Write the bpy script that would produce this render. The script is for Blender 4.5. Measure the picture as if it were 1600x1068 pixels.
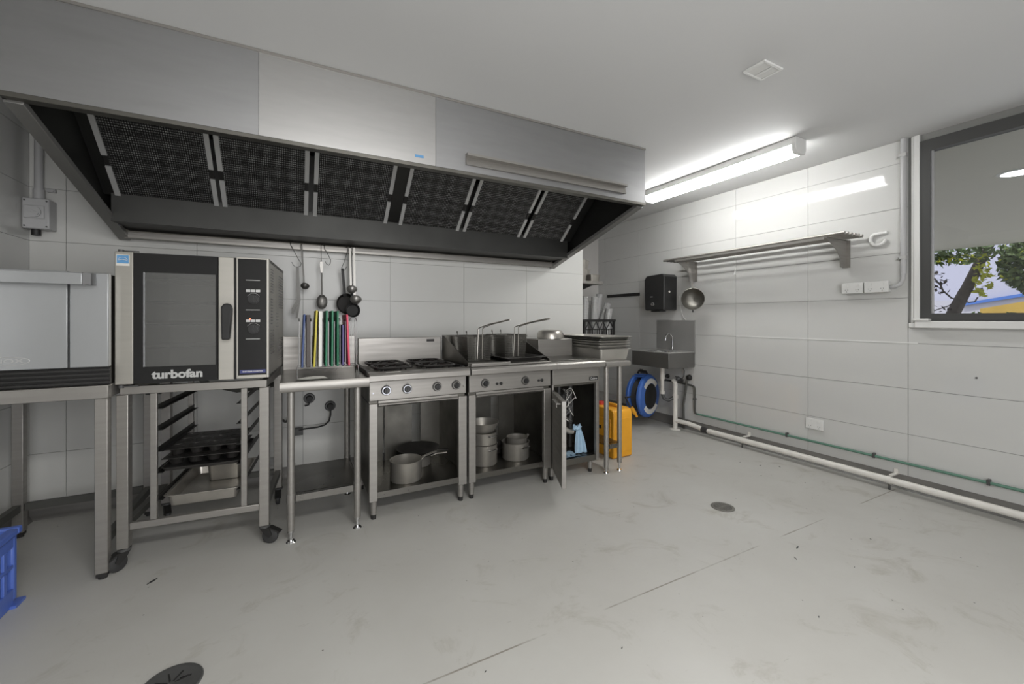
import bpy, math, random
from mathutils import Vector, Matrix
random.seed(7)
PI = math.pi
C = bpy.context.scene.collection
for o in list(bpy.data.objects): bpy.data.objects.remove(o)
S = bpy.context.scene

# ------------------------------------------------------------------ camera, world, sun, area lights, exposure
cam_d = bpy.data.cameras.new('camera'); cam = bpy.data.objects.new('camera', cam_d); C.objects.link(cam)
cam_d.sensor_width = 36; cam_d.lens = 650/1600*36; cam_d.shift_y = -36/1600; cam_d.clip_start = .02
cam.location = (0, 0, 1.25); cam.rotation_euler = (PI/2, 0, -math.atan(340/650))
S.camera = cam
W = bpy.data.worlds.new('world'); S.world = W; W.use_nodes = True
W.node_tree.nodes['Background'].inputs[0].default_value = (.80, .83, .95, 1)
W.node_tree.nodes['Background'].inputs[1].default_value = 1.25
sd = bpy.data.lights.new('sun', 'SUN'); sd.energy = 1.9; sd.angle = .02; sd.color = (1, .95, .85)
so = bpy.data.objects.new('sun', sd); C.objects.link(so)
so.rotation_euler = Vector((.5, -.12, -.7)).to_track_quat('-Z', 'Y').to_euler()
def area(name, loc, d, sx, sy, e, col=(1, 1, 1)):
    l = bpy.data.lights.new(name, 'AREA'); l.shape = 'RECTANGLE'; l.size = sx; l.size_y = sy; l.energy = e; l.color = col
    o = bpy.data.objects.new(name, l); C.objects.link(o); o.location = loc
    o.rotation_euler = Vector(d).to_track_quat('-Z', 'Y').to_euler(); return o
area('added_rear_fill', (.5, -1.5, 1.35), (-.14, 1, .24), 2.1, 2.0, 43, (1, .985, .96))  # unseen fill, added to brighten the room from behind the camera
area('added_overhead_fill', (.55, -.7, 2.5), (0, .2, -1), 1.3, .3, 40, (1, .99, .97))  # added fill overhead, out of view, to lift floor and ceiling
area('daylight_side_window', (3.9, .35, 1.88), (-1, 0, 0), 1.6, 1.1, 1.6, (.93, .96, 1))
S.view_settings.view_transform = 'Standard'; S.view_settings.look = 'None'
S.view_settings.gamma = 1; S.view_settings.use_curve_mapping = False
S.view_settings.exposure = 0.50
LAMP = 21.0

# ------------------------------------------------------------------ materials
def srgb(r, g, b):
    f = lambda c: (c/255/12.92) if c/255 <= .04045 else ((c/255+.055)/1.055)**2.4
    return (f(r), f(g), f(b), 1)
def mat(name, col, rough=.5, metal=0, noise=0, scale=8, bump=0, stretch=None, spec=.5, coat=0, col2=None, coords='Object', rvar=0):
    m = bpy.data.materials.new(name); m.use_nodes = True; nt = m.node_tree; b = nt.nodes['Principled BSDF']
    b.inputs['Base Color'].default_value = col; b.inputs['Roughness'].default_value = rough
    b.inputs['Metallic'].default_value = metal; b.inputs['Specular IOR Level'].default_value = spec
    b.inputs['Coat Weight'].default_value = coat
    if noise or bump or rvar:
        tc = nt.nodes.new('ShaderNodeTexCoord'); mp = nt.nodes.new('ShaderNodeMapping'); n = nt.nodes.new('ShaderNodeTexNoise')
        nt.links.new(tc.outputs[coords], mp.inputs[0]); nt.links.new(mp.outputs[0], n.inputs[0])
        if stretch: mp.inputs['Scale'].default_value = stretch
        n.inputs['Scale'].default_value = scale; n.inputs['Detail'].default_value = 5
        if noise:
            mx = nt.nodes.new('ShaderNodeMix'); mx.data_type = 'RGBA'
            c2 = col2 or tuple(c*(1-noise) for c in col[:3])+(1,)
            mx.inputs[6].default_value = col; mx.inputs[7].default_value = c2
            rp = nt.nodes.new('ShaderNodeValToRGB'); rp.color_ramp.elements[0].position = .38; rp.color_ramp.elements[1].position = .68
            nt.links.new(n.outputs[0], rp.inputs[0]); nt.links.new(rp.outputs[0], mx.inputs[0]); nt.links.new(mx.outputs[2], b.inputs['Base Color'])
        if rvar:
            mr = nt.nodes.new('ShaderNodeMapRange'); mr.inputs[1].default_value = .3; mr.inputs[2].default_value = .7
            mr.inputs[3].default_value = max(.02, rough-rvar); mr.inputs[4].default_value = rough+rvar
            nt.links.new(n.outputs[0], mr.inputs[0]); nt.links.new(mr.outputs[0], b.inputs['Roughness'])
        if bump:
            bp = nt.nodes.new('ShaderNodeBump'); bp.inputs['Strength'].default_value = bump; bp.inputs['Distance'].default_value = .002
            nt.links.new(n.outputs[0], bp.inputs['Height']); nt.links.new(bp.outputs[0], b.inputs['Normal'])
    return m
def emit(name, col, e):
    m = bpy.data.materials.new(name); m.use_nodes = True; b = m.node_tree.nodes['Principled BSDF']
    b.inputs['Base Color'].default_value = col; b.inputs['Emission Color'].default_value = col; b.inputs['Emission Strength'].default_value = e
    return m
def glass(name, tint=(1, 1, 1, 1), rough=.02, refl=.12):
    m = bpy.data.materials.new(name); m.use_nodes = True; nt = m.node_tree; nt.nodes.clear()
    out = nt.nodes.new('ShaderNodeOutputMaterial'); t = nt.nodes.new('ShaderNodeBsdfTransparent'); g = nt.nodes.new('ShaderNodeBsdfGlossy')
    f = nt.nodes.new('ShaderNodeFresnel'); f.inputs[0].default_value = 1.5; a = nt.nodes.new('ShaderNodeMath'); a.operation = 'ADD'; a.use_clamp = True; a.inputs[1].default_value = refl
    mx = nt.nodes.new('ShaderNodeMixShader'); t.inputs[0].default_value = tint; g.inputs['Roughness'].default_value = rough
    nt.links.new(f.outputs[0], a.inputs[0]); nt.links.new(a.outputs[0], mx.inputs[0]); nt.links.new(t.outputs[0], mx.inputs[1]); nt.links.new(g.outputs[0], mx.inputs[2]); nt.links.new(mx.outputs[0], out.inputs[0])
    return m
M = {}
M['steel'] = mat('brushed_steel', srgb(156, 153, 148), .42, .72, .10, 3, .05, (1, 1, 14), rvar=.05)
M['steel_v'] = mat('brushed_steel_fascia', srgb(163, 163, 163), .46, 1, .10, 2.2, .03, (.8, .8, 5), rvar=.05)
M['steel_w'] = mat('film_cleared_steel_fascia', srgb(183, 182, 180), .42, 1, .10, 2.6, .03, (.8, .8, 5), rvar=.05)
M['steel_dk'] = mat('grimy_steel', srgb(118, 116, 110), .45, 1, .30, 5, .05, rvar=.08)
M['steel_pot'] = mat('aluminium_pan', srgb(184, 180, 172), .33, .75, .18, 9, .08, rvar=.06)
M['wire'] = mat('rack_wire', srgb(130, 130, 128), .35, 1)
M['sink'] = mat('sink_steel', srgb(176, 175, 172), .5, .55, .12, 3, .02)
M['flash'] = mat('stained_flashing', srgb(170, 165, 154), .5, .35, .35, 6)
M['drainmetal'] = mat('drain_metal', srgb(118, 116, 110), .5, .3, .15, 20)
M['spoon'] = mat('spoon_steel', srgb(146, 144, 140), .38, .75)
M['strip_lip'] = mat('hood_edge_steel', srgb(136, 135, 132), .45, .6)
M['utdark'] = mat('dark_utensil_steel', srgb(84, 83, 80), .4, .5)
M['traysteel'] = mat('tray_steel', srgb(186, 183, 176), .42, .65, .14, 6, .03)
M['combi'] = mat('combi_oven_steel', srgb(176, 178, 179), .36, .65, .06, 2, .02)
M['apron'] = mat('sink_apron_steel', srgb(118, 117, 114), .42, .7, .1, 3)
M['strip'] = mat('filter_strip_metal', srgb(188, 188, 186), .5, .25)
M['chrome'] = mat('chrome', srgb(205, 205, 205), .12, 1)
M['oven_steel'] = mat('oven_satin_steel', srgb(182, 179, 171), .42, .65, .06, 3, .02, (1, 1, 12))
M['shelf_steel'] = mat('dull_shelf_steel', srgb(128, 126, 121), .30, 1, .22, 2.5, .03, rvar=.08)
M['hood_in'] = mat('hood_interior_steel', srgb(78, 78, 76), .5, .9, .25, 2, .03)
M['tile'] = mat('white_glazed_wall_tile', srgb(197, 197, 194), .07, 0, .025, 1.4, .018, spec=.5, coords='Generated')
M['tile_satin'] = mat('satin_wall_tile', srgb(202, 202, 198), .32, 0, .025, 1.4, .018, coords='Generated')
M['grout'] = mat('grout', srgb(128, 128, 125), .8)
M['wallpaint'] = mat('nook_wall_paint', srgb(196, 194, 190), .45, 0, .04, 3)
M['ceil'] = mat('ceiling_paint', srgb(205, 205, 204), .75, 0, .02, 1)
M['skirt'] = mat('shade_toned_skirting_paint', srgb(120, 118, 114), .45, 0, .2, 4)  # floor paint carried up the wall, with shade put into its darker grey
M['white'] = mat('white_paint', srgb(215, 215, 212), .4)
M['pvc'] = mat('white_pvc', srgb(222, 219, 212), .35, 0, .1, 12)
M['greypl'] = mat('pale_grey_plastic', srgb(176, 176, 176), .4)
M['black'] = mat('black_enamel', srgb(32, 32, 32), .22)
M['blackm'] = mat('matt_black', srgb(34, 33, 32), .55)
M['blackpl'] = mat('black_plastic', srgb(44, 44, 44), .3, 0, .1, 20)
M['iron'] = mat('cast_iron', srgb(40, 38, 36), .5, .2, .2, 20, .2)
M['rubber'] = mat('dark_rubber', srgb(50, 50, 50), .6)
M['dkgrey'] = mat('dark_grey_frame', srgb(72, 72, 71), .4)
M['tray'] = mat('dark_baking_tin', srgb(62, 60, 58), .38, .5, .3, 12)
M['orange'] = mat('yellow_orange_plastic', srgb(226, 160, 38), .42, 0, .10, 6)
M['red'] = mat('red_cap_plastic', srgb(205, 62, 52), .4)
M['blue'] = mat('blue_crate_plastic', srgb(84, 110, 188), .35, 0, .06, 8)
M['reelblue'] = mat('blue_reel_plastic', srgb(64, 104, 178), .32, 0, .08, 8)
M['green'] = mat('green_pipe', srgb(92, 128, 112), .5)
M['dkpipe'] = mat('dark_pipe', srgb(86, 86, 82), .5, .3)
M['brass'] = mat('brass', srgb(176, 136, 60), .3, 1)
M['cloth'] = mat('pale_blue_cloth', srgb(158, 186, 206), .85, 0, .12, 25, .5)
M['paper'] = mat('white_paper', srgb(215, 213, 206), .7)
M['winglass'] = glass('window_glass', (.93, .95, .95, 1), .0, .02)
M['ovenglass'] = glass('oven_door_glass', (.66, .67, .67, 1), .14, .26)
M['diff'] = emit('lamp_diffuser', (1, 1, .99, 1), LAMP)
M['cup'] = mat('clear_plastic_cup', srgb(205, 205, 203), .2)
M['cup'].node_tree.nodes['Principled BSDF'].inputs['Transmission Weight'].default_value = .35
M['ledred'] = emit('red_indicator_light', (1, .12, .05, 1), 3)
M['silver'] = mat('silver_print', srgb(190, 190, 188), .4, .3)
M['badge'] = mat('badge_blue', srgb(60, 66, 120), .4)
M['sticker'] = mat('sticker_blue', srgb(96, 150, 196), .4)
M['dlight'] = emit('downlight_diffuser', (1, 1, 1, 1), 9)
for k, c in dict(bblue=(50, 72, 122), bbrown=(68, 60, 56), byellow=(196, 184, 62), bwhite=(222, 222, 216), bgreen=(36, 118, 84), bpink=(216, 70, 100), bpurple=(86, 76, 130)).items():
    M[k] = mat('board_'+k[1:], srgb(*c), .5, 0, .08, 20, .1)

def filter_mat():
    m = mat('grease_filter_mesh', srgb(78, 77, 75), .45, .5); nt = m.node_tree; b = nt.nodes['Principled BSDF']
    tc = nt.nodes.new('ShaderNodeTexCoord'); v = nt.nodes.new('ShaderNodeTexVoronoi'); v.inputs['Scale'].default_value = 95; v.inputs['Randomness'].default_value = .15
    w = nt.nodes.new('ShaderNodeTexWave'); w.inputs['Scale'].default_value = 26; w.bands_direction = 'X'
    nt.links.new(tc.outputs['Object'], v.inputs[0]); nt.links.new(tc.outputs['Object'], w.inputs[0])
    r = nt.nodes.new('ShaderNodeValToRGB'); r.color_ramp.elements[0].color = (.42, .42, .41, 1); r.color_ramp.elements[1].color = (.035, .035, .035, 1)
    r.color_ramp.elements[0].position = .22; r.color_ramp.elements[1].position = .5
    nt.links.new(v.outputs['Distance'], r.inputs[0])
    mx = nt.nodes.new('ShaderNodeMix'); mx.data_type = 'RGBA'; mx.blend_type = 'MULTIPLY'; mx.inputs[0].default_value = .75
    nt.links.new(r.outputs[0], mx.inputs[6]); nt.links.new(w.outputs[0], mx.inputs[7]); nt.links.new(mx.outputs[2], b.inputs['Base Color'])
    bp = nt.nodes.new('ShaderNodeBump'); bp.inputs['Distance'].default_value = .004; bp.invert = True
    nt.links.new(v.outputs['Distance'], bp.inputs['Height']); nt.links.new(bp.outputs[0], b.inputs['Normal'])
    return m
M['filter'] = filter_mat()

def floor_mat():
    m = bpy.data.materials.new('worn_grey_floor_paint'); m.use_nodes = True; nt = m.node_tree; b = nt.nodes['Principled BSDF']; L = nt.links.new
    geo = nt.nodes.new('ShaderNodeNewGeometry')
    def noise(sc, det=6, ro=.6, dist=0):
        n = nt.nodes.new('ShaderNodeTexNoise'); n.inputs['Scale'].default_value = sc; n.inputs['Detail'].default_value = det; n.inputs['Roughness'].default_value = ro
        n.inputs['Distortion'].default_value = dist; L(geo.outputs['Position'], n.inputs[0]); return n
    def ramp(src, p0, p1, c0=(0, 0, 0, 1), c1=(1, 1, 1, 1)):
        r = nt.nodes.new('ShaderNodeValToRGB'); r.color_ramp.elements[0].position = p0; r.color_ramp.elements[1].position = p1
        r.color_ramp.elements[0].color = c0; r.color_ramp.elements[1].color = c1; L(src, r.inputs[0]); return r
    def mix(fac, a, c):
        x = nt.nodes.new('ShaderNodeMix'); x.data_type = 'RGBA'
        L(fac, x.inputs[0]); L(a, x.inputs[6]) ; x.inputs[7].default_value = c; return x
    n1 = noise(.9); base = ramp(n1.outputs[0], .3, .7, srgb(174, 172, 166), srgb(186, 185, 180))
    n2 = noise(3.2, 9, .7, 1.0); f2 = ramp(n2.outputs[0], .56, .74)
    m2 = mix(f2.outputs[0], base.outputs[0], srgb(160, 156, 147)); 
    # scuffs: stretched noise
    mp = nt.nodes.new('ShaderNodeMapping'); mp.inputs['Scale'].default_value = (1, 3.5, 1); mp.inputs['Rotation'].default_value = (0, 0, .5); L(geo.outputs['Position'], mp.inputs[0])
    n3 = nt.nodes.new('ShaderNodeTexNoise'); n3.inputs['Scale'].default_value = 9; n3.inputs['Detail'].default_value = 12; n3.inputs['Roughness'].default_value = .75; L(mp.outputs[0], n3.inputs[0])
    f3 = ramp(n3.outputs[0], .63, .75); m3 = mix(f3.outputs[0], m2.outputs[2], srgb(140, 136, 128))
    # fine specks
    v = nt.nodes.new('ShaderNodeTexVoronoi'); v.inputs['Scale'].default_value = 9; L(geo.outputs['Position'], v.inputs[0])
    fs = ramp(v.outputs['Distance'], .02, .04, (1, 1, 1, 1), (0, 0, 0, 1)); m4 = mix(fs.outputs[0], m3.outputs[2], srgb(98, 94, 88))
    # saw-cut joint across the slab at Y = 1.40, broken where paint filled it
    sp = nt.nodes.new('ShaderNodeSeparateXYZ'); L(geo.outputs['Position'], sp.inputs[0])
    a = nt.nodes.new('ShaderNodeMath'); a.operation = 'SUBTRACT'; L(sp.outputs[1], a.inputs[0]); a.inputs[1].default_value = 1.402
    c = nt.nodes.new('ShaderNodeMath'); c.operation = 'ABSOLUTE'; L(a.outputs[0], c.inputs[0])
    d = nt.nodes.new('ShaderNodeMath'); d.operation = 'LESS_THAN'; L(c.outputs[0], d.inputs[0]); d.inputs[1].default_value = .0035
    n4 = noise(2.3, 4); f4 = ramp(n4.outputs[0], .42, .56); e = nt.nodes.new('ShaderNodeMath'); e.operation = 'MULTIPLY'; L(d.outputs[0], e.inputs[0]); L(f4.outputs[0], e.inputs[1])
    m5 = mix(e.outputs[0], m4.outputs[2], srgb(134, 129, 120)); L(m5.outputs[2], b.inputs['Base Color'])
    rr = nt.nodes.new('ShaderNodeMapRange'); L(n2.outputs[0], rr.inputs[0]); rr.inputs[3].default_value = .30; rr.inputs[4].default_value = .62; L(rr.outputs[0], b.inputs['Roughness'])
    bp = nt.nodes.new('ShaderNodeBump'); bp.inputs['Strength'].default_value = .15; bp.inputs['Distance'].default_value = .003; L(n3.outputs[0], bp.inputs['Height']); L(bp.outputs[0], b.inputs['Normal'])
    return m
M['floor'] = floor_mat()

# ------------------------------------------------------------------ mesh builder
def frame(d):
    d = Vector(d).normalized(); u = d.cross(Vector((0, 0, 1)))
    if u.length < .05: u = d.cross(Vector((0, 1, 0)))
    u.normalize(); return u, d.cross(u).normalized(), d
class MB:
    def __init__(s): s.v = []; s.f = []
    def add(s, vs, fs):
        n = len(s.v); s.v += [tuple(v) for v in vs]; s.f += [tuple(i+n for i in f) for f in fs]; return s
    def box(s, x0, x1, y0, y1, z0, z1):
        return s.add([(x0, y0, z0), (x1, y0, z0), (x1, y1, z0), (x0, y1, z0), (x0, y0, z1), (x1, y0, z1), (x1, y1, z1), (x0, y1, z1)],
                     [(0, 3, 2, 1), (4, 5, 6, 7), (0, 1, 5, 4), (1, 2, 6, 5), (2, 3, 7, 6), (3, 0, 4, 7)])
    def bar(s, a, b, w, h=None, up=(0, 0, 1)):
        a, b = Vector(a), Vector(b); h = h or w; d = (b-a).normalized(); u = d.cross(Vector(up))
        if u.length < .01: u = d.cross(Vector((0, 1, 0)))
        u.normalize(); n = u.cross(d).normalized()
        vs = [p + u*i*w/2 + n*j*h/2 for p in (a, b) for i, j in ((-1, -1), (1, -1), (1, 1), (-1, 1))]
        return s.add(vs, [(0, 3, 2, 1), (4, 5, 6, 7), (0, 1, 5, 4), (1, 2, 6, 5), (2, 3, 7, 6), (3, 0, 4, 7)])
    def cyl(s, a, b, r, r2=None, n=16):
        a, b = Vector(a), Vector(b); r2 = r if r2 is None else r2; u, w, d = frame(b-a)
        vs = []
        for p, q in ((a, r), (b, r2)):
            vs += [p + (u*math.cos(2*PI*i/n) + w*math.sin(2*PI*i/n))*q for i in range(n)]
        fs = [(i, (i+1) % n, n+(i+1) % n, n+i) for i in range(n)] + [tuple(range(n))[::-1], tuple(range(n, 2*n))]
        return s.add(vs, fs)
    def tube(s, pts, r, n=8, closed=False):
        pts = [Vector(p) for p in pts]; m = len(pts); vs = []; fs = []; pu = None
        for i, p in enumerate(pts):
            if closed: d = pts[(i+1) % m]-pts[i-1]
            else: d = pts[min(i+1, m-1)]-pts[max(i-1, 0)]
            d.normalize()
            if pu is None: u, w, _ = frame(d)
            else:
                u = pu - d*pu.dot(d); u.normalize(); w = d.cross(u)
            pu = u
            vs += [p + (u*math.cos(2*PI*k/n) + w*math.sin(2*PI*k/n))*r for k in range(n)]
        for i in range(m if closed else m-1):
            j = (i+1) % m
            fs += [(i*n+k, i*n+(k+1) % n, j*n+(k+1) % n, j*n+k) for k in range(n)]
        if not closed: fs += [tuple(range(n))[::-1], tuple(range((m-1)*n, m*n))]
        return s.add(vs, fs)
    def lathe(s, prof, c=(0, 0, 0), n=28, axis=(0, 0, 1), open_=True):
        u, w, d = frame(axis); c = Vector(c); vs = []; fs = []
        for r, z in prof:
            vs += [c + d*z + (u*math.cos(2*PI*k/n) + w*math.sin(2*PI*k/n))*max(r, 1e-4) for k in range(n)]
        for i in range(len(prof)-1):
            fs += [(i*n+k, i*n+(k+1) % n, (i+1)*n+(k+1) % n, (i+1)*n+k) for k in range(n)]
        return s.add(vs, fs)
    def prism(s, poly, axis, a, b):
        # poly: 2-D points; axis 'x' -> (y,z), 'y' -> (x,z), 'z' -> (x,y)
        mk = {'x': lambda p, t: (t, p[0], p[1]), 'y': lambda p, t: (p[0], t, p[1]), 'z': lambda p, t: (p[0], p[1], t)}[axis]
        n = len(poly); vs = [mk(p, a) for p in poly]+[mk(p, b) for p in poly]
        return s.add(vs, [(i, (i+1) % n, n+(i+1) % n, n+i) for i in range(n)]+[tuple(range(n))[::-1], tuple(range(n, 2*n))])
    def sphere(s, c, rx, ry=None, rz=None, n=14, m=8):
        ry = ry or rx; rz = rz or rx; vs = []; fs = []
        for i in range(m+1):
            t = PI*i/m
            vs += [(c[0]+rx*math.sin(t)*math.cos(2*PI*k/n), c[1]+ry*math.sin(t)*math.sin(2*PI*k/n), c[2]+rz*math.cos(t)) for k in range(n)]
        for i in range(m): fs += [(i*n+k, (i+1)*n+k, (i+1)*n+(k+1) % n, i*n+(k+1) % n) for k in range(n)]
        return s.add(vs, fs)
    def tray(s, x0, x1, y0, y1, z0, z1, rim=.012, t=.004, taper=.015, rc=.03):
        """open pan with rounded corners, sloping sides and a rolled flange"""
        def loop(ins, r, z):
            pts = []; X0, X1, Y0, Y1 = x0+ins, x1-ins, y0+ins, y1-ins; r = max(r, .004)
            for cx, cy, a0 in ((X1-r, Y1-r, 0), (X0+r, Y1-r, 90), (X0+r, Y0+r, 180), (X1-r, Y0+r, 270)):
                for k in range(5):
                    a = math.radians(a0+k*22.5); pts.append((cx+r*math.cos(a), cy+r*math.sin(a), z))
            return pts
        L = [loop(0, rc, z1-t), loop(0, rc, z1), loop(rim, rc*.9, z1), loop(rim+taper, rc*.7, z0+t)]
        O = [loop(rim-t*.5, rc*.9, z1-t), loop(rim+taper-t*.5, rc*.7, z0)]
        n = 20; vs = sum([O[1], O[0]]+L, []); fs = []
        for i in range(5): fs += [(i*n+k, i*n+(k+1) % n, (i+1)*n+(k+1) % n, (i+1)*n+k) for k in range(n)]
        fs += [tuple(range(n))[::-1], tuple(range(5*n, 6*n))]
        return s.add(vs, fs)

def obj(name, mb, m, parent=None, bevel=0, label=None, kind=None, world=True, smooth=35):
    me = bpy.data.meshes.new(name)
    off = Vector((0, 0, 0))
    if parent is not None and world:
        p = parent
        while p is not None: off += Vector(p.location); p = p.parent
    me.from_pydata([tuple(Vector(v)-off) for v in mb.v], [], mb.f); me.validate(); me.update()
    import bmesh
    bm = bmesh.new(); bm.from_mesh(me); bmesh.ops.recalc_face_normals(bm, faces=bm.faces); bm.to_mesh(me); bm.free()
    me.materials.append(M[m] if isinstance(m, str) else m)
    o = bpy.data.objects.new(name, me); C.objects.link(o)
    if parent is not None: o.parent = parent
    for p in me.polygons: p.use_smooth = True
    me.set_sharp_from_angle(angle=math.radians(smooth))
    if bevel:
        b = o.modifiers.new('bevel', 'BEVEL'); b.width = bevel; b.segments = 2; b.limit_method = 'ANGLE'; b.angle_limit = math.radians(40)
    if label: o['label'] = label
    if kind: o['kind'] = kind
    return o
def thing(name, label, cat, loc=(0, 0, 0), rz=0, group=None):
    o = bpy.data.objects.new(name, None); C.objects.link(o); o.location = loc; o.rotation_euler = (0, 0, rz)
    o.empty_display_size = .1; o['label'] = label; o['category'] = cat
    if group: o['group'] = group
    return o
def single(name, mb, m, label, cat, group=None, **k):
    """a thing that is one mesh: recentre its origin on its base"""
    xs = [v[0] for v in mb.v]; ys = [v[1] for v in mb.v]; zs = [v[2] for v in mb.v]
    c = Vector(((min(xs)+max(xs))/2, (min(ys)+max(ys))/2, min(zs)))
    mb.v = [tuple(Vector(v)-c) for v in mb.v]
    o = obj(name, mb, m, **k); o.location = c; o['label'] = label; o['category'] = cat
    if group: o['group'] = group
    return o
def struct(name, mb, m, **k):
    return obj(name, mb, m, kind='structure', **k)
def text(name, s, size, m, parent, loc, rot, ext=.0006, sx=1, bold=0):
    cu = bpy.data.curves.new(name, 'FONT'); cu.body = s; cu.size = size; cu.extrude = ext; cu.offset = bold; cu.align_x = 'CENTER'; cu.align_y = 'CENTER'
    t = bpy.data.objects.new('t', cu); C.objects.link(t); bpy.context.view_layer.update()
    me = bpy.data.meshes.new_from_object(t.evaluated_get(bpy.context.evaluated_depsgraph_get())); bpy.data.objects.remove(t)
    me.materials.clear(); me.materials.append(M[m]); o = bpy.data.objects.new(name, me); C.objects.link(o)
    o.parent = parent; o.location = loc; o.rotation_euler = rot; o.scale = (sx, 1, 1); return o
def circ(c, r, a0, a1, n, plane='xz', y=0):
    out = []
    for i in range(n+1):
        a = math.radians(a0+(a1-a0)*i/n)
        p = (c[0]+r*math.cos(a), c[1]+r*math.sin(a))
        out.append({'xz': (p[0], y, p[1]), 'yz': (y, p[0], p[1]), 'xy': (p[0], p[1], y)}[plane])
    return out

# ------------------------------------------------------------------ the room
RX, BY, LX, NX, NY, RY, H = 3.98, 3.68, -1.46, 2.80, 4.855, -1.60, 2.57
struct('floor', MB().box(LX-.1, RX+.1, RY-.1, NY+.1, -.1, 0), 'floor')
struct('ceiling', MB().box(LX-.1, RX+.1, RY-.1, NY+.1, H, H+.15), 'ceil')
T = .006
wl = struct('wall_left', MB().box(LX-.1, LX-T, RY, BY, 0, H), 'grout')
wb = struct('wall_back', MB().box(LX-.1, NX, BY+T, NY, 0, H), 'grout')
wn = struct('wall_nook', MB().box(NX, RX+.1, NY, NY+.1, 0, H), 'wallpaint')
struct('wall_nook_side', MB().box(NX-.002, NX+.004, BY+T, NY, 0, H), 'wallpaint')
WY1, WY0, WZ0, WZ1 = 1.287, -.45, 1.24, 2.52
wr = MB().box(RX+T, RX+.14, WY1, NY+.1, 0, H).box(RX+T, RX+.14, RY, WY0, 0, H).box(RX+T, RX+.14, WY0, WY1, 0, WZ0).box(RX+T, RX+.14, WY0, WY1, WZ1, H)
wr = struct('wall_right', wr, 'grout')
struct('wall_rear', MB().box(LX, -.4, RY-.1, RY, 0, H).box(1.7, RX, RY-.1, RY, 0, H).box(-.4, 1.7, RY-.1, RY, 2.35, H), 'wallpaint')  # opening added in the unseen wall, its width set for the sky light
# wall tiles: one object each, sharing meshes
tile_mesh = {}
def tile(wall, axis, a0, a1, z0, z1):
    g = .0013; a0 += g; a1 -= g; z0 += g; z1 -= g
    key = (axis, round(a1-a0, 3), round(z1-z0, 3))
    if key not in tile_mesh:
        w, h = a1-a0, z1-z0; mb = MB()
        c = .0012
        if axis == 'back':
            o = obj('tile', mb.box(-w/2, w/2, 0, T, -h/2, h/2), 'tile_satin', bevel=0)
        else:
            o = obj('tile', mb.box(0, T, -w/2, w/2, -h/2, h/2), 'tile', bevel=0)
        tile_mesh[key] = o.data; o.parent = wall
    else:
        o = bpy.data.objects.new('tile', tile_mesh[key]); C.objects.link(o); o.parent = wall
    c = (a0+a1)/2; z = (z0+z1)/2
    j = random.uniform(-.0004, .0004)
    o.location = {'back': (c, BY+j, z), 'right': (RX+j, c, z), 'left': (LX-T+j, c, z)}[axis]
rows = [.10]+[round(1.405+.333*k, 4) for k in range(-3, 4)]+[H]
xs = [LX]+[round(.737+.677*k, 4) for k in range(-3, 4)]
xs = [x for x in xs if x < NX-.05]+[NX]
for i in range(len(xs)-1):
    for j in range(len(rows)-1): tile(wb, 'back', xs[i], xs[i+1], rows[j], rows[j+1])
ys = [NY]+[round(1.354+.67*k, 4) for k in range(5, 0, -1)]+[1.354]
ys = [y for y in ys if y <= NY]
for i in range(len(ys)-1):
    for j in range(len(rows)-1): tile(wr, 'right', ys[i+1], ys[i], rows[j], rows[j+1])
yy = [1.354, .69, .02, -.65]
for i in range(3):
    for j in range(len(rows)-1):
        z0, z1 = rows[j], min(rows[j+1], 1.19)
        if z1-z0 > .05: tile(wr, 'right', yy[i+1], yy[i], z0, z1)
for i in range(3):
    for j in range(len(rows)-1): tile(wl, 'left', BY-(i+1)*.66, BY-i*.66, rows[j], rows[j+1])
# coved skirting
def skirt(name, axis, a, b, face, sgn):
    prof = [(0, 0), (-.035, 0), (-.018, .012), (-.006, .03), (-.004, .10), (0, .10)]
    if axis == 'x': mb = MB().prism([(face+sgn*-p[0]*-1 if 0 else face+p[0], p[1]) for p in prof], 'x', a, b)
    else: mb = MB().prism([(face+sgn*p[0], p[1]) for p in prof], 'y', a, b)
    return struct(name, mb, 'skirt', smooth=60)
skirt('baseboard_back', 'x', LX, NX, BY+T, 1)
skirt('baseboard_nook', 'x', NX+.004, RX, NY, 1)
skirt('baseboard_right', 'y', RY, NY, RX+T, 1)
skirt('baseboard_left', 'y', RY, BY, LX-T, -1)
struct('trim_1', MB().box(RX-.003, RX+T, 1.30, 2.69, 1.070, 1.080), 'white')          # caulked bead along a tile joint

# window
w1 = struct('window_1', MB().box(RX-.004, RX+.06, WY1-.055, WY1, WZ0, WZ1).box(RX-.004, RX+.06, WY0, WY0+.055, WZ0, WZ1)
            .box(RX-.004, RX+.06, WY0+.055, WY1-.055, WZ1-.08, WZ1).box(RX-.004, RX+.06, WY0+.055, WY1-.055, WZ0, WZ0+.048), 'dkgrey')
obj('pane', MB().box(RX+.03, RX+.036, WY0+.05, WY1-.05, WZ0+.04, WZ1-.07), 'winglass', w1)
obj('glazing_bead', MB().box(RX+.012, RX+.03, WY1-.064, WY1-.052, WZ0+.046, WZ1-.078), 'greypl', w1)
struct('trim_2', MB().box(RX-.012, RX+T, WY1, WY1+.033, WZ0-.005, H).box(RX-.006, RX+T, WY1+.033, WY1+.05, WZ0-.02, H), 'white', bevel=.003)
struct('trim_3', MB().box(RX-.045, RX+T, WY0-.1, WY1+.02, WZ0-.055, WZ0-.004).box(RX-.02, RX+T, WY1-.1, WY1+.06, WZ0-.055, WZ0-.02).box(RX-.055, RX, WY1-.06, WY1+.03, WZ0-.004, WZ0+.012), 'white', bevel=.006)

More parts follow.
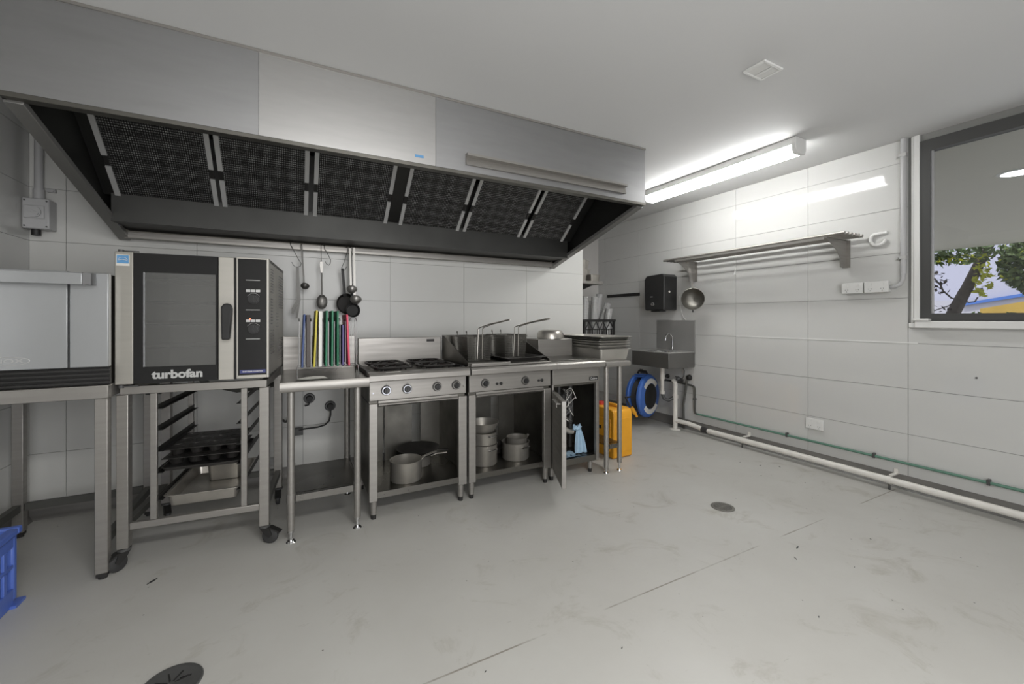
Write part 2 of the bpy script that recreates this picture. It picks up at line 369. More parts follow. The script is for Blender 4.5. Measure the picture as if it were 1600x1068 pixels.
# ------------------------------------------------------------------ exhaust canopy
HX0, HX1, HY = -1.03, 2.41, 2.38
ZL = 2.15
hood = thing('exhaust_hood', 'long stainless steel exhaust canopy with six grease filters above the cooking line', 'exhaust hood', (0.69, 3.0, 1.79))
for a, b, m in ((HX0, -.155, 'steel_v'), (-.155, .738, 'steel_w'), (.738, HX1, 'steel_v')):
    obj('front_panel', MB().box(a+.0008, b-.0008, HY, HY+.012, ZL, H-.002), m, hood)
obj('bottom_lip', MB().box(HX0, HX1, HY-.004, HY+.045, ZL-.022, ZL-.001), 'steel_dk', hood, bevel=.002)
obj('top_trim', MB().box(HX0, HX1, HY-.006, HY, H-.014, H-.001), 'steel', hood)
pz = 1.80; yb = BY-.005
for x, s in ((HX0, 1), (HX1, -1)):
    obj('side_panel', MB().prism([(HY+.013, H-.003), (HY+.013, ZL-.02), (yb-.06, pz), (yb, pz), (yb, H-.003)], 'x', x, x+s*.012), 'hood_in', hood)
    a, b = Vector((x+s*.030, HY+.03, ZL-.02)), Vector((x+s*.030, yb-.02, pz-.012))
    obj('side_lip', MB().bar(a, b, .058, .028), 'strip_lip', hood, bevel=.002)
obj('inner_top', MB().box(HX0+.013, HX1-.013, HY+.015, yb-.01, 2.545, 2.552), 'hood_in', hood)
# sloping filter bank
B0 = Vector((0, 3.34, 2.014)); dv = Vector((0, -.39, .326)).normalized(); nv = Vector((0, -dv.z, dv.y)); nv = Vector((0, -.326, -.39)).normalized()
def slab(mb, x0, x1, s0, s1, t0, t1):
    vs = [Vector((x, 0, 0)) + Vector((0, B0.y, B0.z)) + dv*s_ + nv*t for t in (t0, t1) for x, s_ in ((x0, s0), (x1, s0), (x1, s1), (x0, s1))]
    return mb.add(vs, [(0, 3, 2, 1), (4, 5, 6, 7), (0, 1, 5, 4), (1, 2, 6, 5), (2, 3, 7, 6), (3, 0, 4, 7)])
fx = [(-.96, -.445), (-.42, .085), (.12, .64), (.735, 1.235), (1.275, 1.825), (1.867, 2.30)]
for k, (a, b) in enumerate(fx):
    f = obj('grease_filter', slab(MB(), a, b, -.01, .60, -.012, .0), 'filter', hood)
    for e0, e1 in ((a-.002, a+.024), (b-.024, b+.002)):
        fr = obj('filter_frame', slab(slab(MB(), e0, e1, -.02, .185, .0005, .010), e0, e1, .255, .60, .0005, .010), 'strip', f)
        obj('filter_handle', slab(MB(), e0+.002, e1-.002, .187, .253, .0005, .004), 'blackm', f)
for a, b in ((HX0+.014, fx[0][0]-.003), (fx[2][1]+.003, fx[3][0]-.003), (fx[5][1]+.003, HX1-.014)): obj('filter_rail', slab(MB(), a, b, -.02, .60, -.02, -.001), 'hood_in', hood)
obj('filter_rail', slab(MB(), HX0+.014, HX1-.014, .603, .66, -.03, .0), 'hood_in', hood)
obj('drip_trough', MB().box(HX0+.05, HX1-.05, 3.345, 3.352, 1.85, 2.02).box(HX0+.05, HX1-.05, 3.345, yb, 1.843, 1.85).box(HX0+.05, HX1-.05, 3.345, yb, 2.02, 2.026), 'hood_in', hood)
obj('back_flashing', MB().box(HX0, HX1, BY-.010, BY-.003, 1.79, 1.93), 'flash', hood, label='stained strip of steel on the wall under the canopy')
obj('utensil_rail', MB().box(HX0+.04, HX1-.02, 3.60, 3.606, 1.785, 1.825).box(HX0+.04, HX1-.02, 3.606, BY-.011, 1.785, 1.79), 'steel', hood, bevel=.001)
obj('light_channel', MB().prism([(HY-.001, 2.188), (HY-.02, 2.188), (HY-.02, 2.192), (HY-.006, 2.235), (HY-.038, 2.238), (HY-.038, 2.252), (HY-.001, 2.256)], 'x', .925, 2.20), 'steel', hood)
obj('sticker', MB().box(.615, .665, HY-.002, HY-.0005, 2.182, 2.197), 'sticker', hood, label='small blue and white maker sticker')

# ------------------------------------------------------------------ ceiling lamp and vent
lt = thing('batten_light', 'long white fluorescent batten light glowing on the ceiling by the tiled wall', 'ceiling light', (3.27, 2.46, H))
lx, ly0, ly1 = 3.27, 1.72, 3.18
obj('housing', MB().box(lx-.066, lx+.066, ly0, ly1, H-.052, H-.001), 'white', lt, bevel=.003)
pr_ = [(lx-.056, H-.053), (lx+.056, H-.053), (lx+.058, H-.085), (lx+.045, H-.112), (lx-.045, H-.112), (lx-.058, H-.085)]
obj('diffuser', MB().prism(pr_, 'y', ly0+.02, ly1-.02), 'diff', lt)
for a, b in ((ly0-.012, ly0+.02), (ly1-.02, ly1+.012)):
    obj('end_cap', MB().prism([(lx-.068, H-.002), (lx+.068, H-.002), (lx+.066, H-.085), (lx+.050, H-.116), (lx-.050, H-.116), (lx-.066, H-.085)], 'y', a, b), 'white', lt, bevel=.002)
vn = thing('ceiling_vent', 'small square white exhaust vent on the ceiling', 'vent', (2.195, 1.335, H))
obj('frame', MB().box(2.115, 2.275, 1.275, 1.288, H-.012, H-.001).box(2.115, 2.275, 1.382, 1.395, H-.012, H-.001).box(2.115, 2.13, 1.288, 1.382, H-.012, H-.001).box(2.26, 2.275, 1.288, 1.382, H-.012, H-.001), 'white', vn, bevel=.002)
obj('backing', MB().box(2.13, 2.26, 1.288, 1.382, H-.003, H-.001), 'skirt', vn)
for k in range(8):
    x = 2.137+k*.0163
    if k == 4: obj('centre_bar', MB().box(x-.004, x+.014, 1.288, 1.382, H-.010, H-.002), 'white', vn)
    else: obj('slat', MB().bar((x, 1.288, H-.007), (x, 1.382, H-.007), .012, .003, up=(.5, 0, 1)), 'white', vn)

# ------------------------------------------------------------------ isolator switch on the left
sw = thing('isolator_switch', 'grey rotary isolator switch box on the wall at the far left', 'switch', (-1.40, BY, 1.79))
obj('box', MB().box(-1.455, -1.335, 3.585, BY-.001, 1.80, 1.985), 'greypl', sw, bevel=.006)
obj('rotary_plate', MB().box(-1.445, -1.355, 3.576, 3.586, 1.86, 1.94), 'greypl', sw, bevel=.008)
obj('dial', MB().cyl((-1.40, 3.576, 1.90), (-1.40, 3.566, 1.90), .034, n=24).bar((-1.425, 3.561, 1.915), (-1.375, 3.561, 1.885), .012, .012), 'greypl', sw)
for x in (-1.443, -1.347):
    for z in (1.815, 1.97): obj('screw', MB().cyl((x, 3.586, z), (x, 3.583, z), .005, n=8), 'dkgrey', sw)
obj('cable_gland', MB().cyl((-1.41, 3.63, 1.80), (-1.41, 3.63, 1.765), .022, n=12), 'blackm', sw)
obj('conduit', MB().cyl((-1.40, 3.635, 1.985), (-1.40, 3.635, 2.05), .026, n=14).cyl((-1.40, 3.635, 2.05), (-1.40, 3.635, H-.001), .020, n=14), 'greypl', sw)
obj('saddle', MB().box(-1.375, -1.335, 3.655, BY-.001, 2.045, 2.065).cyl((-1.345, 3.655, 2.055), (-1.345, 3.648, 2.055), .007, n=8), 'greypl', sw)

# ------------------------------------------------------------------ combi oven (far left) on its stand
co = thing('combi_oven', 'stainless combi oven with a full width bar handle on a stand at far left', 'oven', (-1.10, 2.95, .93))
cx0, cx1, cy = -1.425, -.788, 2.66
obj('body', MB().box(cx0, cx1-.004, cy+.035, 3.30, .935, 1.465), 'steel_dk', co, bevel=.004)
obj('door', MB().box(cx0, -.931, cy, cy+.034, 1.022, 1.472), 'combi', co, bevel=.003)
obj('side_panel', MB().box(-.925, cx1, cy, cy+.034, 1.022, 1.468), 'combi', co, bevel=.004)
v = obj('vent_grille', MB().box(cx0, cx1, cy+.02, cy+.034, .936, 1.018), 'blackm', co)
for k in range(4): obj('slat', MB().box(cx0, cx1, cy+.006, cy+.020, .941+k*.020, .953+k*.020), 'blackm', v, bevel=.002)
h_ = obj('handle', MB().box(cx0+.02, -.862, cy-.058, cy-.038, 1.408, 1.462), 'combi', co, bevel=.003)
obj('handle_end', MB().prism([(-.861, cy-.058), (-.835, cy-.050), (-.828, cy-.02), (-.832, cy-.001), (-.861, cy-.001)], 'z', 1.408, 1.462), 'dkgrey', h_)
obj('handle_end', MB().box(cx0+.005, cx0+.019, cy-.055, cy-.001, 1.408, 1.462), 'dkgrey', h_)
obj('cleat', MB().box(-.96, -.90, cy+.05, cy+.08, 1.466, 1.474), 'silver', co)
lg = obj('oval_emblem', MB().tube([(-1.135+.082*math.cos(t*PI/18), cy-.0012, 1.062+.019*math.sin(t*PI/18)) for t in range(36)], .0016, 5, True), 'silver', co)
text('lettering', 'UNOX', .026, 'silver', lg, Vector((-1.135, cy-.001, 1.062))-Vector(co.location), (PI/2, 0, 0), sx=1.6)
ct = thing('oven_stand', 'square tube steel table under the combi oven at far left', 'stand', (-1.12, 3.05, 0))
obj('top_frame', MB().box(cx0, cx1, cy-.005, cy+.025, .872, .934).box(cx0, cx0+.03, cy+.025, 3.42, .872, .934).box(cx1-.03, cx1, cy+.025, 3.42, .872, .934).box(cx0, cx1, 3.42, 3.45, .872, .934), 'steel', ct, bevel=.003)
obj('top_sheet', MB().box(cx0+.03, cx1-.03, cy+.025, 3.42, .925, .9335), 'steel_dk', ct)
for x in (cx0+.004, cx1-.056):
    for y in (cy+.015, 3.40):
        l = obj('leg', MB().box(x, x+.048, y, y+.048, .03, .871), 'steel', ct, bevel=.003)
        obj('foot', MB().box(x+.004, x+.044, y+.004, y+.044, .012, .03).cyl((x+.024, y+.024, 0), (x+.024, y+.024, .012), .018), 'blackm', l)
for x in (cx0+.013, cx1-.047):
    obj('side_rail', MB().box(x, x+.03, cy+.063, 3.40, .15, .19), 'dkpipe', ct)
obj('back_rail', MB().box(cx0+.055, cx1-.06, 3.41, 3.44, .15, .19), 'dkpipe', ct)

# ------------------------------------------------------------------ convection oven and trolley (turned five degrees)
TH = -math.radians(5)
piv = Vector((-.126, 2.66)); ow = .66
def loc_(s): return piv + Vector((-math.cos(TH), -math.sin(TH)))*(ow-s)   # front-face point at s metres from the left
org = loc_(0)
ov = thing('convection_oven', 'convection oven with black glass door and black control panel on a wheeled stand', 'oven', (org.x, org.y, .915), TH)
def O(name, mb, m, parent=None, **k):
    mb.v = [(a, b, c-.915) for a, b, c in mb.v]; return obj(name, mb, m, parent or ov, world=False, **k)
D_ = .66
O('shell', MB().box(0, ow, .04, D_, 1.565, 1.583).box(0, .012, .04, D_, .925, 1.565).box(.012, .50, D_-.012, D_, .94, 1.565).box(0, ow, .04, D_, .925, .94)
  .box(.50, .512, .04, D_, .94, 1.565), 'steel_dk')
sp_ = O('side_panel', MB().box(ow-.012, ow, .04, D_, .94, 1.565), 'traysteel')
O('cavity_lining', MB().box(.0125, .03, .05, D_-.02, .95, 1.555).box(.48, .4985, .05, D_-.02, .95, 1.555).box(.03, .48, D_-.04, D_-.02, .95, 1.555).box(.03, .48, .05, D_-.04, .942, .955).box(.03, .48, .05, D_-.04, 1.545, 1.555), 'traysteel')
sl = MB()
def slots(z0, z1, y0, y1, nz, ny):
    for i in range(ny):
        for k in range(nz):
            y = y0+(y1-y0)*i/max(ny-1, 1); z = z0+(z1-z0)*k/max(nz-1, 1)
            sl.box(ow+.0002, ow+.0016, y, y+(y1-y0)/ny*.55, z, z+(z1-z0)/nz*.5)
slots(1.32, 1.52, .42, .60, 12, 5); slots(1.40, 1.53, .08, .16, 9, 3); slots(1.22, 1.36, .08, .14, 9, 3); slots(1.05, 1.18, .08, .18, 9, 3); slots(.99, 1.12, .42, .56, 11, 4); slots(1.20, 1.28, .30, .36, 5, 2)
O('vent_slots', sl, 'black', sp_, kind='stuff')
for z in (1.10, 1.22, 1.34, 1.46):
    rk = O('rack', MB().tube([(.035, .07, z), (.475, .07, z)], .003, 6).tube([(.035, .55, z), (.475, .55, z)], .003, 6), 'chrome')
    mb = MB()
    for k in range(10): mb.tube([(.05+k*.045, .07, z), (.05+k*.045, .55, z)], .002, 5)
    O('rack_wire', mb, 'chrome', rk)
    if z < 1.3: continue
O('baking_tray', MB().tray(.06, .46, .10, .50, 1.225, 1.245), 'steel_pot')
dr = O('door', MB().box(0, .072, 0, .035, .925, 1.583), 'oven_steel', bevel=.003)
O('glass_surround', MB().box(.073, .425, 0, .032, 1.485, 1.580).box(.073, .425, 0, .032, .926, 1.008).box(.073, .112, 0, .032, 1.008, 1.485).box(.415, .425, 0, .032, 1.008, 1.485), 'black', dr)
O('door_pane', MB().box(.112, .415, .006, .012, 1.008, 1.485), 'ovenglass', dr)
O('door_stile', MB().box(.427, .497, 0, .035, .925, 1.580), 'oven_steel', dr, bevel=.003)
hd = O('door_handle', MB().prism([(.453, 1.14), (.488, 1.14), (.502, 1.30), (.495, 1.325), (.478, 1.332), (.462, 1.328), (.450, 1.312)], 'y', -.060, -.032), 'blackpl', dr, bevel=.007)
O('handle_stem', MB().box(.462, .486, -.031, -.0005, 1.28, 1.32), 'blackpl', dr)
for z in (.915, 1.588): O('hinge', MB().cyl((.02, .015, z-.008), (.02, .015, z+.006), .012).box(.02, .09, .008, .02, z-.004, z+.002), 'dkgrey')
O('cap_strip', MB().box(.498, .508, .010, .035, .925, 1.58), 'black')
cp = O('control_panel', MB().box(.516, .650, .002, .034, .945, 1.575), 'black')
O('panel_frame', MB().box(.509, .5158, -.002, .036, .928, 1.583).box(.6502, .661, -.002, .036, .928, 1.583).box(.5158, .6502, -.002, .036, .928, .9448).box(.5158, .6502, -.002, .036, 1.5752, 1.583), 'oven_steel', bevel=.001)
for z in (1.461, 1.299, 1.141):
    O('panel_line', MB().box(.552, .618, -.0003, .0015, z-.0015, z+.0015), 'silver', cp)
for z in (1.358, 1.195):
    kn = O('knob', MB().cyl((.588, .0015, z), (.588, -.010, z), .026, n=24).cyl((.588, -.010, z), (.588, -.022, z), .020, n=24).box(.583, .593, -.030, -.022, z-.018, z+.018), 'blackpl', cp)
    O('knob_scale', MB().tube([(.588+.032*math.cos(a*PI/12), -.0002, z+.032*math.sin(a*PI/12)) for a in range(2, 11)], .001, 4), 'silver', cp)
    for k in range(3): O('display', MB().box(.553+k*.023, .573+k*.023, -.0006, .0015, z+.038, z+.052), 'silver', cp)
O('indicator_light', MB().cyl((.572, -.0006, 1.250), (.572, -.003, 1.250), .004, n=10), 'ledred', cp)
bg = O('maker_badge', MB().box(.525, .645, -.0012, .0015, .955, .973), 'badge', cp)
text('lettering', 'BLAST STEAM CONVECTION', .0095, 'paper', bg, (.585, -.0016, .964-.915), (PI/2, 0, 0), sx=.78, bold=.0003)
text('oven_name', 'turbofan', .058, 'silver', dr, (.253, -.0008, .966-.915), (PI/2, 0, 0), sx=1.06, bold=.0022)
st_ = O('energy_sticker', MB().box(.006, .058, -.0012, -.0002, 1.513, 1.568), 'paper', dr)
O('sticker_print', MB().box(.009, .055, -.0016, -.0012, 1.525, 1.565), 'sticker', st_) if 0 else O('sticker_print', MB().box(.009, .055, -.0018, -.0013, 1.525, 1.565), 'sticker', dr)
O('sticker_arc', MB().tube([(.032+.018*math.cos(a*PI/10), -.002, 1.541+.014*math.sin(a*PI/10)) for a in range(0, 11)], .0009, 4).tube([(.015, -.002, 1.540), (.030, -.002, 1.544), (.047, -.002, 1.541)], .0012, 4), 'paper', dr)

# trolley
tr = thing('oven_trolley', 'wheeled square tube steel stand with tray runners under the convection oven', 'trolley', (org.x, org.y, 0), TH)
def R_(name, mb, m, parent=None, **k): return obj(name, mb, m, parent or tr, world=False, **k)
R_('top_frame', MB().box(.012, .648, .02, .05, .872, .912).box(.012, .042, .05, .58, .872, .912).box(.618, .648, .05, .58, .872, .912).box(.012, .648, .58, .61, .872, .912), 'steel', bevel=.002)
for x, y in ((0, .012), (.612, .012), (0, .572), (.612, .572)):
    R_('leg', MB().box(x, x+.048, y, y+.048, .105, .871), 'steel', bevel=.003)
for x, y, a in ((.024, .036, 2.3), (.636, .036, .3), (.024, .596, 1.2), (.636, .596, 1.5)):
    dx, dy = math.cos(a), -math.sin(a)
    c = Vector((x+dx*.03, y+dy*.03, .042)); ax = Vector((dy, -dx, 0))
    cs = R_('caster', MB().cyl((x, y, .104), (x, y, .092), .028), 'dkgrey')
    R_('fork', MB().prism([(-.02, .092), (.03, .092), (.045, .05), (.03, .035), (.0, .06)], 'y', -.018, -.013).prism([(-.02, .092), (.03, .092), (.045, .05), (.03, .035), (.0, .06)], 'y', .013, .018).box(-.02, .03, -.018, .018, .088, .092), 'blackm', cs)
    f_ = [o for o in cs.children][0]; f_.location = (x, y, 0); f_.rotation_euler = (0, 0, -a)
    R_('wheel', MB().lathe([(.0, -.012), (.034, -.012), (.041, -.008), (.041, .008), (.034, .012), (.0, .012)], c, 24, ax), 'rubber', cs)
    R_('brake_pedal', MB().bar((x+dx*.03, y+dy*.03, .090), (x+dx*.085, y+dy*.085, .062), .034, .008), 'blackm', cs)
R_('lower_rail', MB().box(.049, .611, .022, .050, .192, .226), 'steel', bevel=.002)
for x in (.006, .622): R_('side_rail', MB().box(x, x+.03, .061, .571, .192, .226), 'dkpipe')
R_('back_rail', MB().box(.049, .611, .58, .608, .192, .226), 'dkpipe')
for x in (.130, .525):
    R_('upright', MB().box(x, x+.028, .024, .046, .227, .871), 'steel', bevel=.002)
    R_('upright', MB().box(x, x+.028, .604, .626, .227, .871), 'steel', bevel=.002)
RZ = [.79, .68, .57, .46, .32]
for x, s in ((.159, 1), (.5245, -1)):
    for z in RZ:
        a, b = (x, x+s*.022) if s > 0 else (x+s*.022, x)
        m_ = MB().box(a, b, .03, .615, z-.003, z).box(x if s > 0 else x-.003, x+.003 if s > 0 else x, .03, .615, z, z+.022)
        R_('runner', m_, 'hood_in')
# trays on the trolley runners
def local_tray(name, label, cat, mb, m, group=None, extra=None):
    t = thing(name, label, cat, (org.x, org.y, 0), TH, group); obj('pan', mb, m, t, world=False)
    if extra: extra(t)
    return t
def muffin(z, y0, label):
    t = thing('muffin_tin', label, 'baking tin', (org.x, org.y, 0), TH)
    xs_, ys_ = (.168, .516), (y0, y0+.36)
    obj('plate', MB().box(xs_[0], xs_[1], ys_[0], ys_[1], z+.036, z+.040), 'tray', t, world=False, bevel=.0015)
    for i in range(4):
        for j in range(3):
            cx = xs_[0]+.048+i*.084; cyy = ys_[0]+.06+j*.12
            obj('cup', MB().lathe([(.0, .0), (.026, .0), (.036, .0355)], (cx, cyy, z+.0003), 16).lathe([(.038, .0407), (.036, .0415), (.026, .012), (.0, .012)], (cx, cyy, z), 16), 'tray', t, world=False)
muffin(.4822, .05, 'lower dark muffin tin on the oven trolley runners')
muffin(.5245, .07, 'upper dark muffin tin stacked on another on the trolley')
ot = local_tray('oven_tray', 'flat perforated dark oven tray under the muffin tins on the trolley', 'oven tray', MB().tray(.163, .521, .03, .50, .462, .480, .008, .002, .006), 'tray')
local_tray('steel_pan', 'shallow shiny steel pan on the lowest trolley runners', 'pan', MB().tray(.166, .518, .06, .60, .262, .3235, .016, .003, .012), 'steel_pot')
local_tray('steel_pan', 'small steel pan sitting inside the lowest pan of the trolley', 'pan', MB().tray(.27, .47, .38, .55, .268, .392, .010, .003, .010), 'steel_pot')

# ------------------------------------------------------------------ prep bench left
bn = thing('prep_bench', 'small stainless prep bench with lower shelf holding the chopping board rack', 'bench', (.16, 2.95, 0))
obj('worktop', MB().prism([(2.60, .845), (2.594, .86), (2.594, .885), (2.602, .899), (3.25, .900), (3.25, .888), (2.612, .888), (2.608, .845)], 'x', -.070, .395), 'shelf_steel', bn)
obj('worktop_edge', MB().prism([(2.592, .848), (2.586, .86), (2.586, .888), (2.593, .901), (2.602, .9015), (2.5985, .899), (2.5932, .885), (2.5932, .86), (2.599, .848)], 'x', -.0715, .3965), 'steel', bn)
obj('splashback', MB().box(-.069, .395, 3.25, 3.275, .80, 1.13), 'steel', bn, bevel=.003)
for x in (-.017, .335):
    for y in (2.645, 3.19):
        l = obj('leg', MB().cyl((x, y, .065), (x, y, .886), .0195, n=20), 'steel', bn)
        obj('foot', MB().cyl((x, y, .052), (x, y, .065), .017).cyl((x, y, .008), (x, y, .052), .008, n=10).cyl((x, y, 0), (x, y, .008), .026, .02), 'chrome', l)
        obj('clamp', MB().cyl((x, y, .222), (x, y, .272), .0225, n=20), 'steel', l)
obj('lower_shelf', MB().box(-.017, .335, 2.67, 3.165, .258, .262).box(.007, .311, 2.628, 2.66, .226, .262).box(-.035, -.0395+.01, 2.67, 3.165, .226, .262).box(.345, .351, 2.67, 3.165, .226, .262), 'shelf_steel', bn)

rk = thing('board_rack', 'chrome wire rack holding coloured chopping boards on the prep bench', 'rack', (.19, 2.78, .90))
XR = [.024+.0318*k for k in range(11)]
for y in (2.735, 2.83):
    obj('base_wire', MB().tube([(.012, y, .965), (.352, y, .965)], .003, 6), 'chrome', rk)
for x in (.014, .350):
    obj('leg_wire', MB().tube([(x, 2.70, .902), (x, 2.735, .965), (x, 2.83, .965), (x, 2.865, .902)], .003, 6), 'chrome', rk)
for x in XR:
    obj('divider', MB().tube([(x, 2.735, .9655), (x, 2.735, 1.235), (x, 2.755, 1.252), (x, 2.81, 1.252), (x, 2.83, 1.235), (x, 2.83, .9655)], .0022, 6), 'wire', rk)
def board(x, m, label, z1, lean=.0, w=.0105, y0=2.69, y1=2.95):
    mb = MB(); a = (x, .9685); b = (x+lean, z1)
    mb.prism([(a[0]-w/2, a[1]), (a[0]+w/2, a[1]), (b[0]+w/2, b[1]), (b[0]-w/2, b[1])], 'y', y0, y1)
    single('chopping_board', mb, m, label, 'chopping board', 'chopping boards in the wire rack', bevel=.002)
board(.040, 'bblue', 'blue chopping board at the left end of the wire rack', 1.277, .012)
board(.0715, 'bbrown', 'thick dark brown chopping board next to the blue one', 1.274, .001, .022, 2.71)
board(.103, 'byellow', 'yellow chopping board leaning in the wire rack', 1.30, .014)
board(.1345, 'bwhite', 'wide white chopping board right of the yellow one', 1.296, .002, .018)
board(.167, 'bgreen', 'left green chopping board, beside the white one', 1.299, .004)
board(.199, 'bgreen', 'middle one of three green chopping boards', 1.299, .003)
board(.231, 'bgreen', 'right one of three green chopping boards', 1.298, .000)
board(.2635, 'bpurple', 'purple chopping board set low, right of the green ones', 1.215, .000, .012, 2.72)
board(.295, 'bpink', 'pink red chopping board near the right end of the rack', 1.277, -.012)
single('folded_cloth', MB().add([(.005, 2.70, .9025), (.06, 2.66, .903), (.13, 2.665, .9035), (.175, 2.665, .9025), (.155, 2.70, .912), (.10, 2.715, .914), (.05, 2.71, .909)], [(0, 1, 6), (1, 2, 5, 6), (2, 3, 4, 5)]).add([(.005, 2.70, .901), (.06, 2.66, .901), (.13, 2.665, .901), (.175, 2.665, .901), (.155, 2.70, .901), (.10, 2.715, .901), (.05, 2.71, .901)], [(0, 6, 1), (1, 6, 5, 2), (2, 5, 4, 3)]), 'paper', 'crumpled white paper lying on the prep bench front', 'paper')

# ------------------------------------------------------------------ hanging utensils
def hook(pts, label):
    return single('s_hook', MB().tube(pts, .0022, 6), 'hood_in', label, 'hook')
hook([(-.047, 3.588, 1.780), (-.045, 3.588, 1.818), (-.03, 3.603, 1.829), (-.004, 3.612, 1.829), (-.002, 3.613, 1.815)] and
     [(-.030, 3.613, 1.800), (-.028, 3.612, 1.829), (-.028, 3.594, 1.834), (-.026, 3.585, 1.815), (.030, 3.570, 1.700), (.046, 3.566, 1.675), (.040, 3.560, 1.652), (.014, 3.556, 1.642), (-.006, 3.556, 1.655), (-.018, 3.556, 1.680)], 'steel s hook holding the tongs')
hook([(.208, 3.613, 1.80), (.208, 3.612, 1.829), (.208, 3.594, 1.834), (.212, 3.585, 1.80), (.240, 3.575, 1.745), (.253, 3.572, 1.715), (.250, 3.570, 1.685), (.238, 3.568, 1.672), (.222, 3.568, 1.683), (.214, 3.568, 1.700)], 'empty steel s hook right of the serving spoon')
hook([(.186, 3.613, 1.80), (.186, 3.612, 1.829), (.186, 3.594, 1.834), (.186, 3.585, 1.80), (.186, 3.572, 1.700), (.184, 3.562, 1.690), (.180, 3.556, 1.688), (.180, 3.550, 1.70)], 'steel s hook holding the serving spoon')
hook([(.372, 3.613, 1.80), (.372, 3.612, 1.829), (.376, 3.594, 1.834), (.380, 3.585, 1.80), (.352, 3.570, 1.700), (.334, 3.560, 1.660), (.337, 3.550, 1.640), (.347, 3.545, 1.632), (.360, 3.545, 1.645), (.370, 3.545, 1.668)], 'steel s hook holding the black frying pan')
tg = thing('tongs', 'dark steel tongs hanging from an s hook above the board rack', 'tongs', (.02, 3.55, 1.25))
for dx, ex, ez in ((-.006, -.012, 1.290), (.006, .016, 1.256)):
    a = obj('arm', MB().bar((.020+dx*.3, 3.556, 1.648), (.028+dx, 3.552, 1.395), .014, .004, up=(0, 1, 0)), 'utdark', tg)
    obj('grip', MB().prism([(.028+dx-.007, 1.395), (.028+dx+.007, 1.395), (ex+.016, 1.33), (ex+.006, ez), (ex-.008, ez), (ex-.006, 1.33)], 'y', 3.548, 3.552), 'utdark', a)
def ladle(name, label, x0, z0, x1, z1, y, r, m='spoon', wd=.016):
    t = thing(name, label, 'ladle', (x0, y, z1-r))
    obj('handle', MB().bar((x0, y+.012, z0), (x1, y, z1+.004), wd, .003, up=(0, 1, 0)).tube([(x0, y+.012, z0-.002), (x0, y+.028, z0+.010), (x0, y+.046, z0+.008), (x0, y+.052, z0-.012)], .003, 6), m, t)
    obj('bowl', MB().lathe([(0, -r*.80), (r*.45, -r*.70), (r*.85, -r*.35), (r, 0), (r*.96, 0), (r*.8, -r*.32), (r*.42, -r*.64), (0, -r*.74)], (x1+.006, y-.012, z1), 22, (0.12, .70, .70)), m, t, smooth=70)
ladle('ladle', 'small dark ladle hanging beside the tongs', .048, 1.815, .066, 1.502, 3.555, .031, 'utdark', .012)
ladle('ladle', 'shiny ladle hanging in front, bowl above another ladle', .393, 1.815, .398, 1.485, 3.520, .040)
ladle('ladle', 'shiny long ladle hanging lowest, over the black pan', .420, 1.815, .424, 1.405, 3.498, .044)
sn = thing('serving_spoon', 'long shiny serving spoon hanging alone from an s hook', 'spoon', (.19, 3.55, 1.32))
obj('handle', MB().tube([(.186, 3.551, 1.690), (.187, 3.551, 1.60), (.189, 3.551, 1.50), (.190, 3.551, 1.432)], .0055, 8).prism([(.176, 1.694), (.196, 1.694), (.199, 1.66), (.193, 1.61), (.181, 1.61), (.175, 1.66)], 'y', 3.5455, 3.549), 'spoon', sn)
b_ = obj('bowl', MB().lathe([(0, -.016), (.02, -.013), (.034, -.004), (.039, .004), (.036, .004), (.02, -.009), (0, -.012)], (0, 0, 0), 22, (0, 1, 0)), 'spoon', sn, world=False, smooth=70)
b_.location = (0, 0, .063); b_.scale = (1, 1, 1.45)
fp = thing('frying_pan', 'black frying pan hanging by its handle at the wall', 'frying pan', (.37, 3.55, 1.25))
fn = Vector((.25, -1, .1)).normalized()
obj('pan', MB().lathe([(0, 0), (.068, 0), (.085, .03), (.082, .03), (.066, .004), (0, .004)], (.370, 3.612, 1.368), 30, fn), 'iron', fp)
obj('handle', MB().bar((.338, 3.556, 1.652), (.358, 3.580, 1.452), .020, .008, up=(0, 1, 0)).bar((.358, 3.580, 1.455), (.362, 3.592, 1.43), .026, .008, up=(0, 1, 0)), 'blackm', fp)
fp = thing('frying_pan', 'smaller dark pan hanging in front of the black frying pan', 'frying pan', (.42, 3.5, 1.25))
obj('pan', MB().lathe([(0, 0), (.045, 0), (.056, .022), (.053, .022), (.043, .004), (0, .004)], (.412, 3.552, 1.318), 28, (.2, -1, .0)), 'blackpl', fp)
obj('handle', MB().bar((.405, 3.590, 1.80), (.409, 3.560, 1.37), .016, .006, up=(0, 1, 0)).tube([(.405, 3.585, 1.79), (.405, 3.597, 1.832), (.405, 3.612, 1.832), (.405, 3.613, 1.81)], .003, 6), 'blackm', fp)

# power outlets under the bench
def socket(name, label, x, z, plug=True, cord=None):
    t = thing(name, label, 'power outlet', (x, BY, z-.05))
    obj('plate', MB().lathe([(0, .012), (.036, .012), (.042, 0), (0, 0)], (x, BY-.001, z), 24, (0, -1, 0)), 'dkgrey', t)
    obj('plug', MB().cyl((x, BY-.014, z), (x, BY-.06, z), .026, .022), 'rubber', t)
    if cord: obj('cord', MB().tube(cord, .006, 8), 'rubber', t)
    return t
socket('wall_outlet', 'round dark outlet with plug high under the prep bench, left', .105, .62, cord=[(.105, 3.63, .60), (.10, 3.62, .58), (.075, 3.64, .57)])
socket('wall_outlet', 'round dark outlet with a looping grey cord under the prep bench', .257, .545, cord=[(.257, 3.63, .52), (.256, 3.62, .48), (.245, 3.62, .435), (.215, 3.62, .408), (.16, 3.625, .395), (.06, 3.63, .392), (.03, 3.63, .385)])
single('junction_box', MB().box(-.02, .06, 3.63, BY-.001, .345, .40), 'dkgrey', 'small dark box on the wall at the end of the grey cord', 'junction box', bevel=.004)
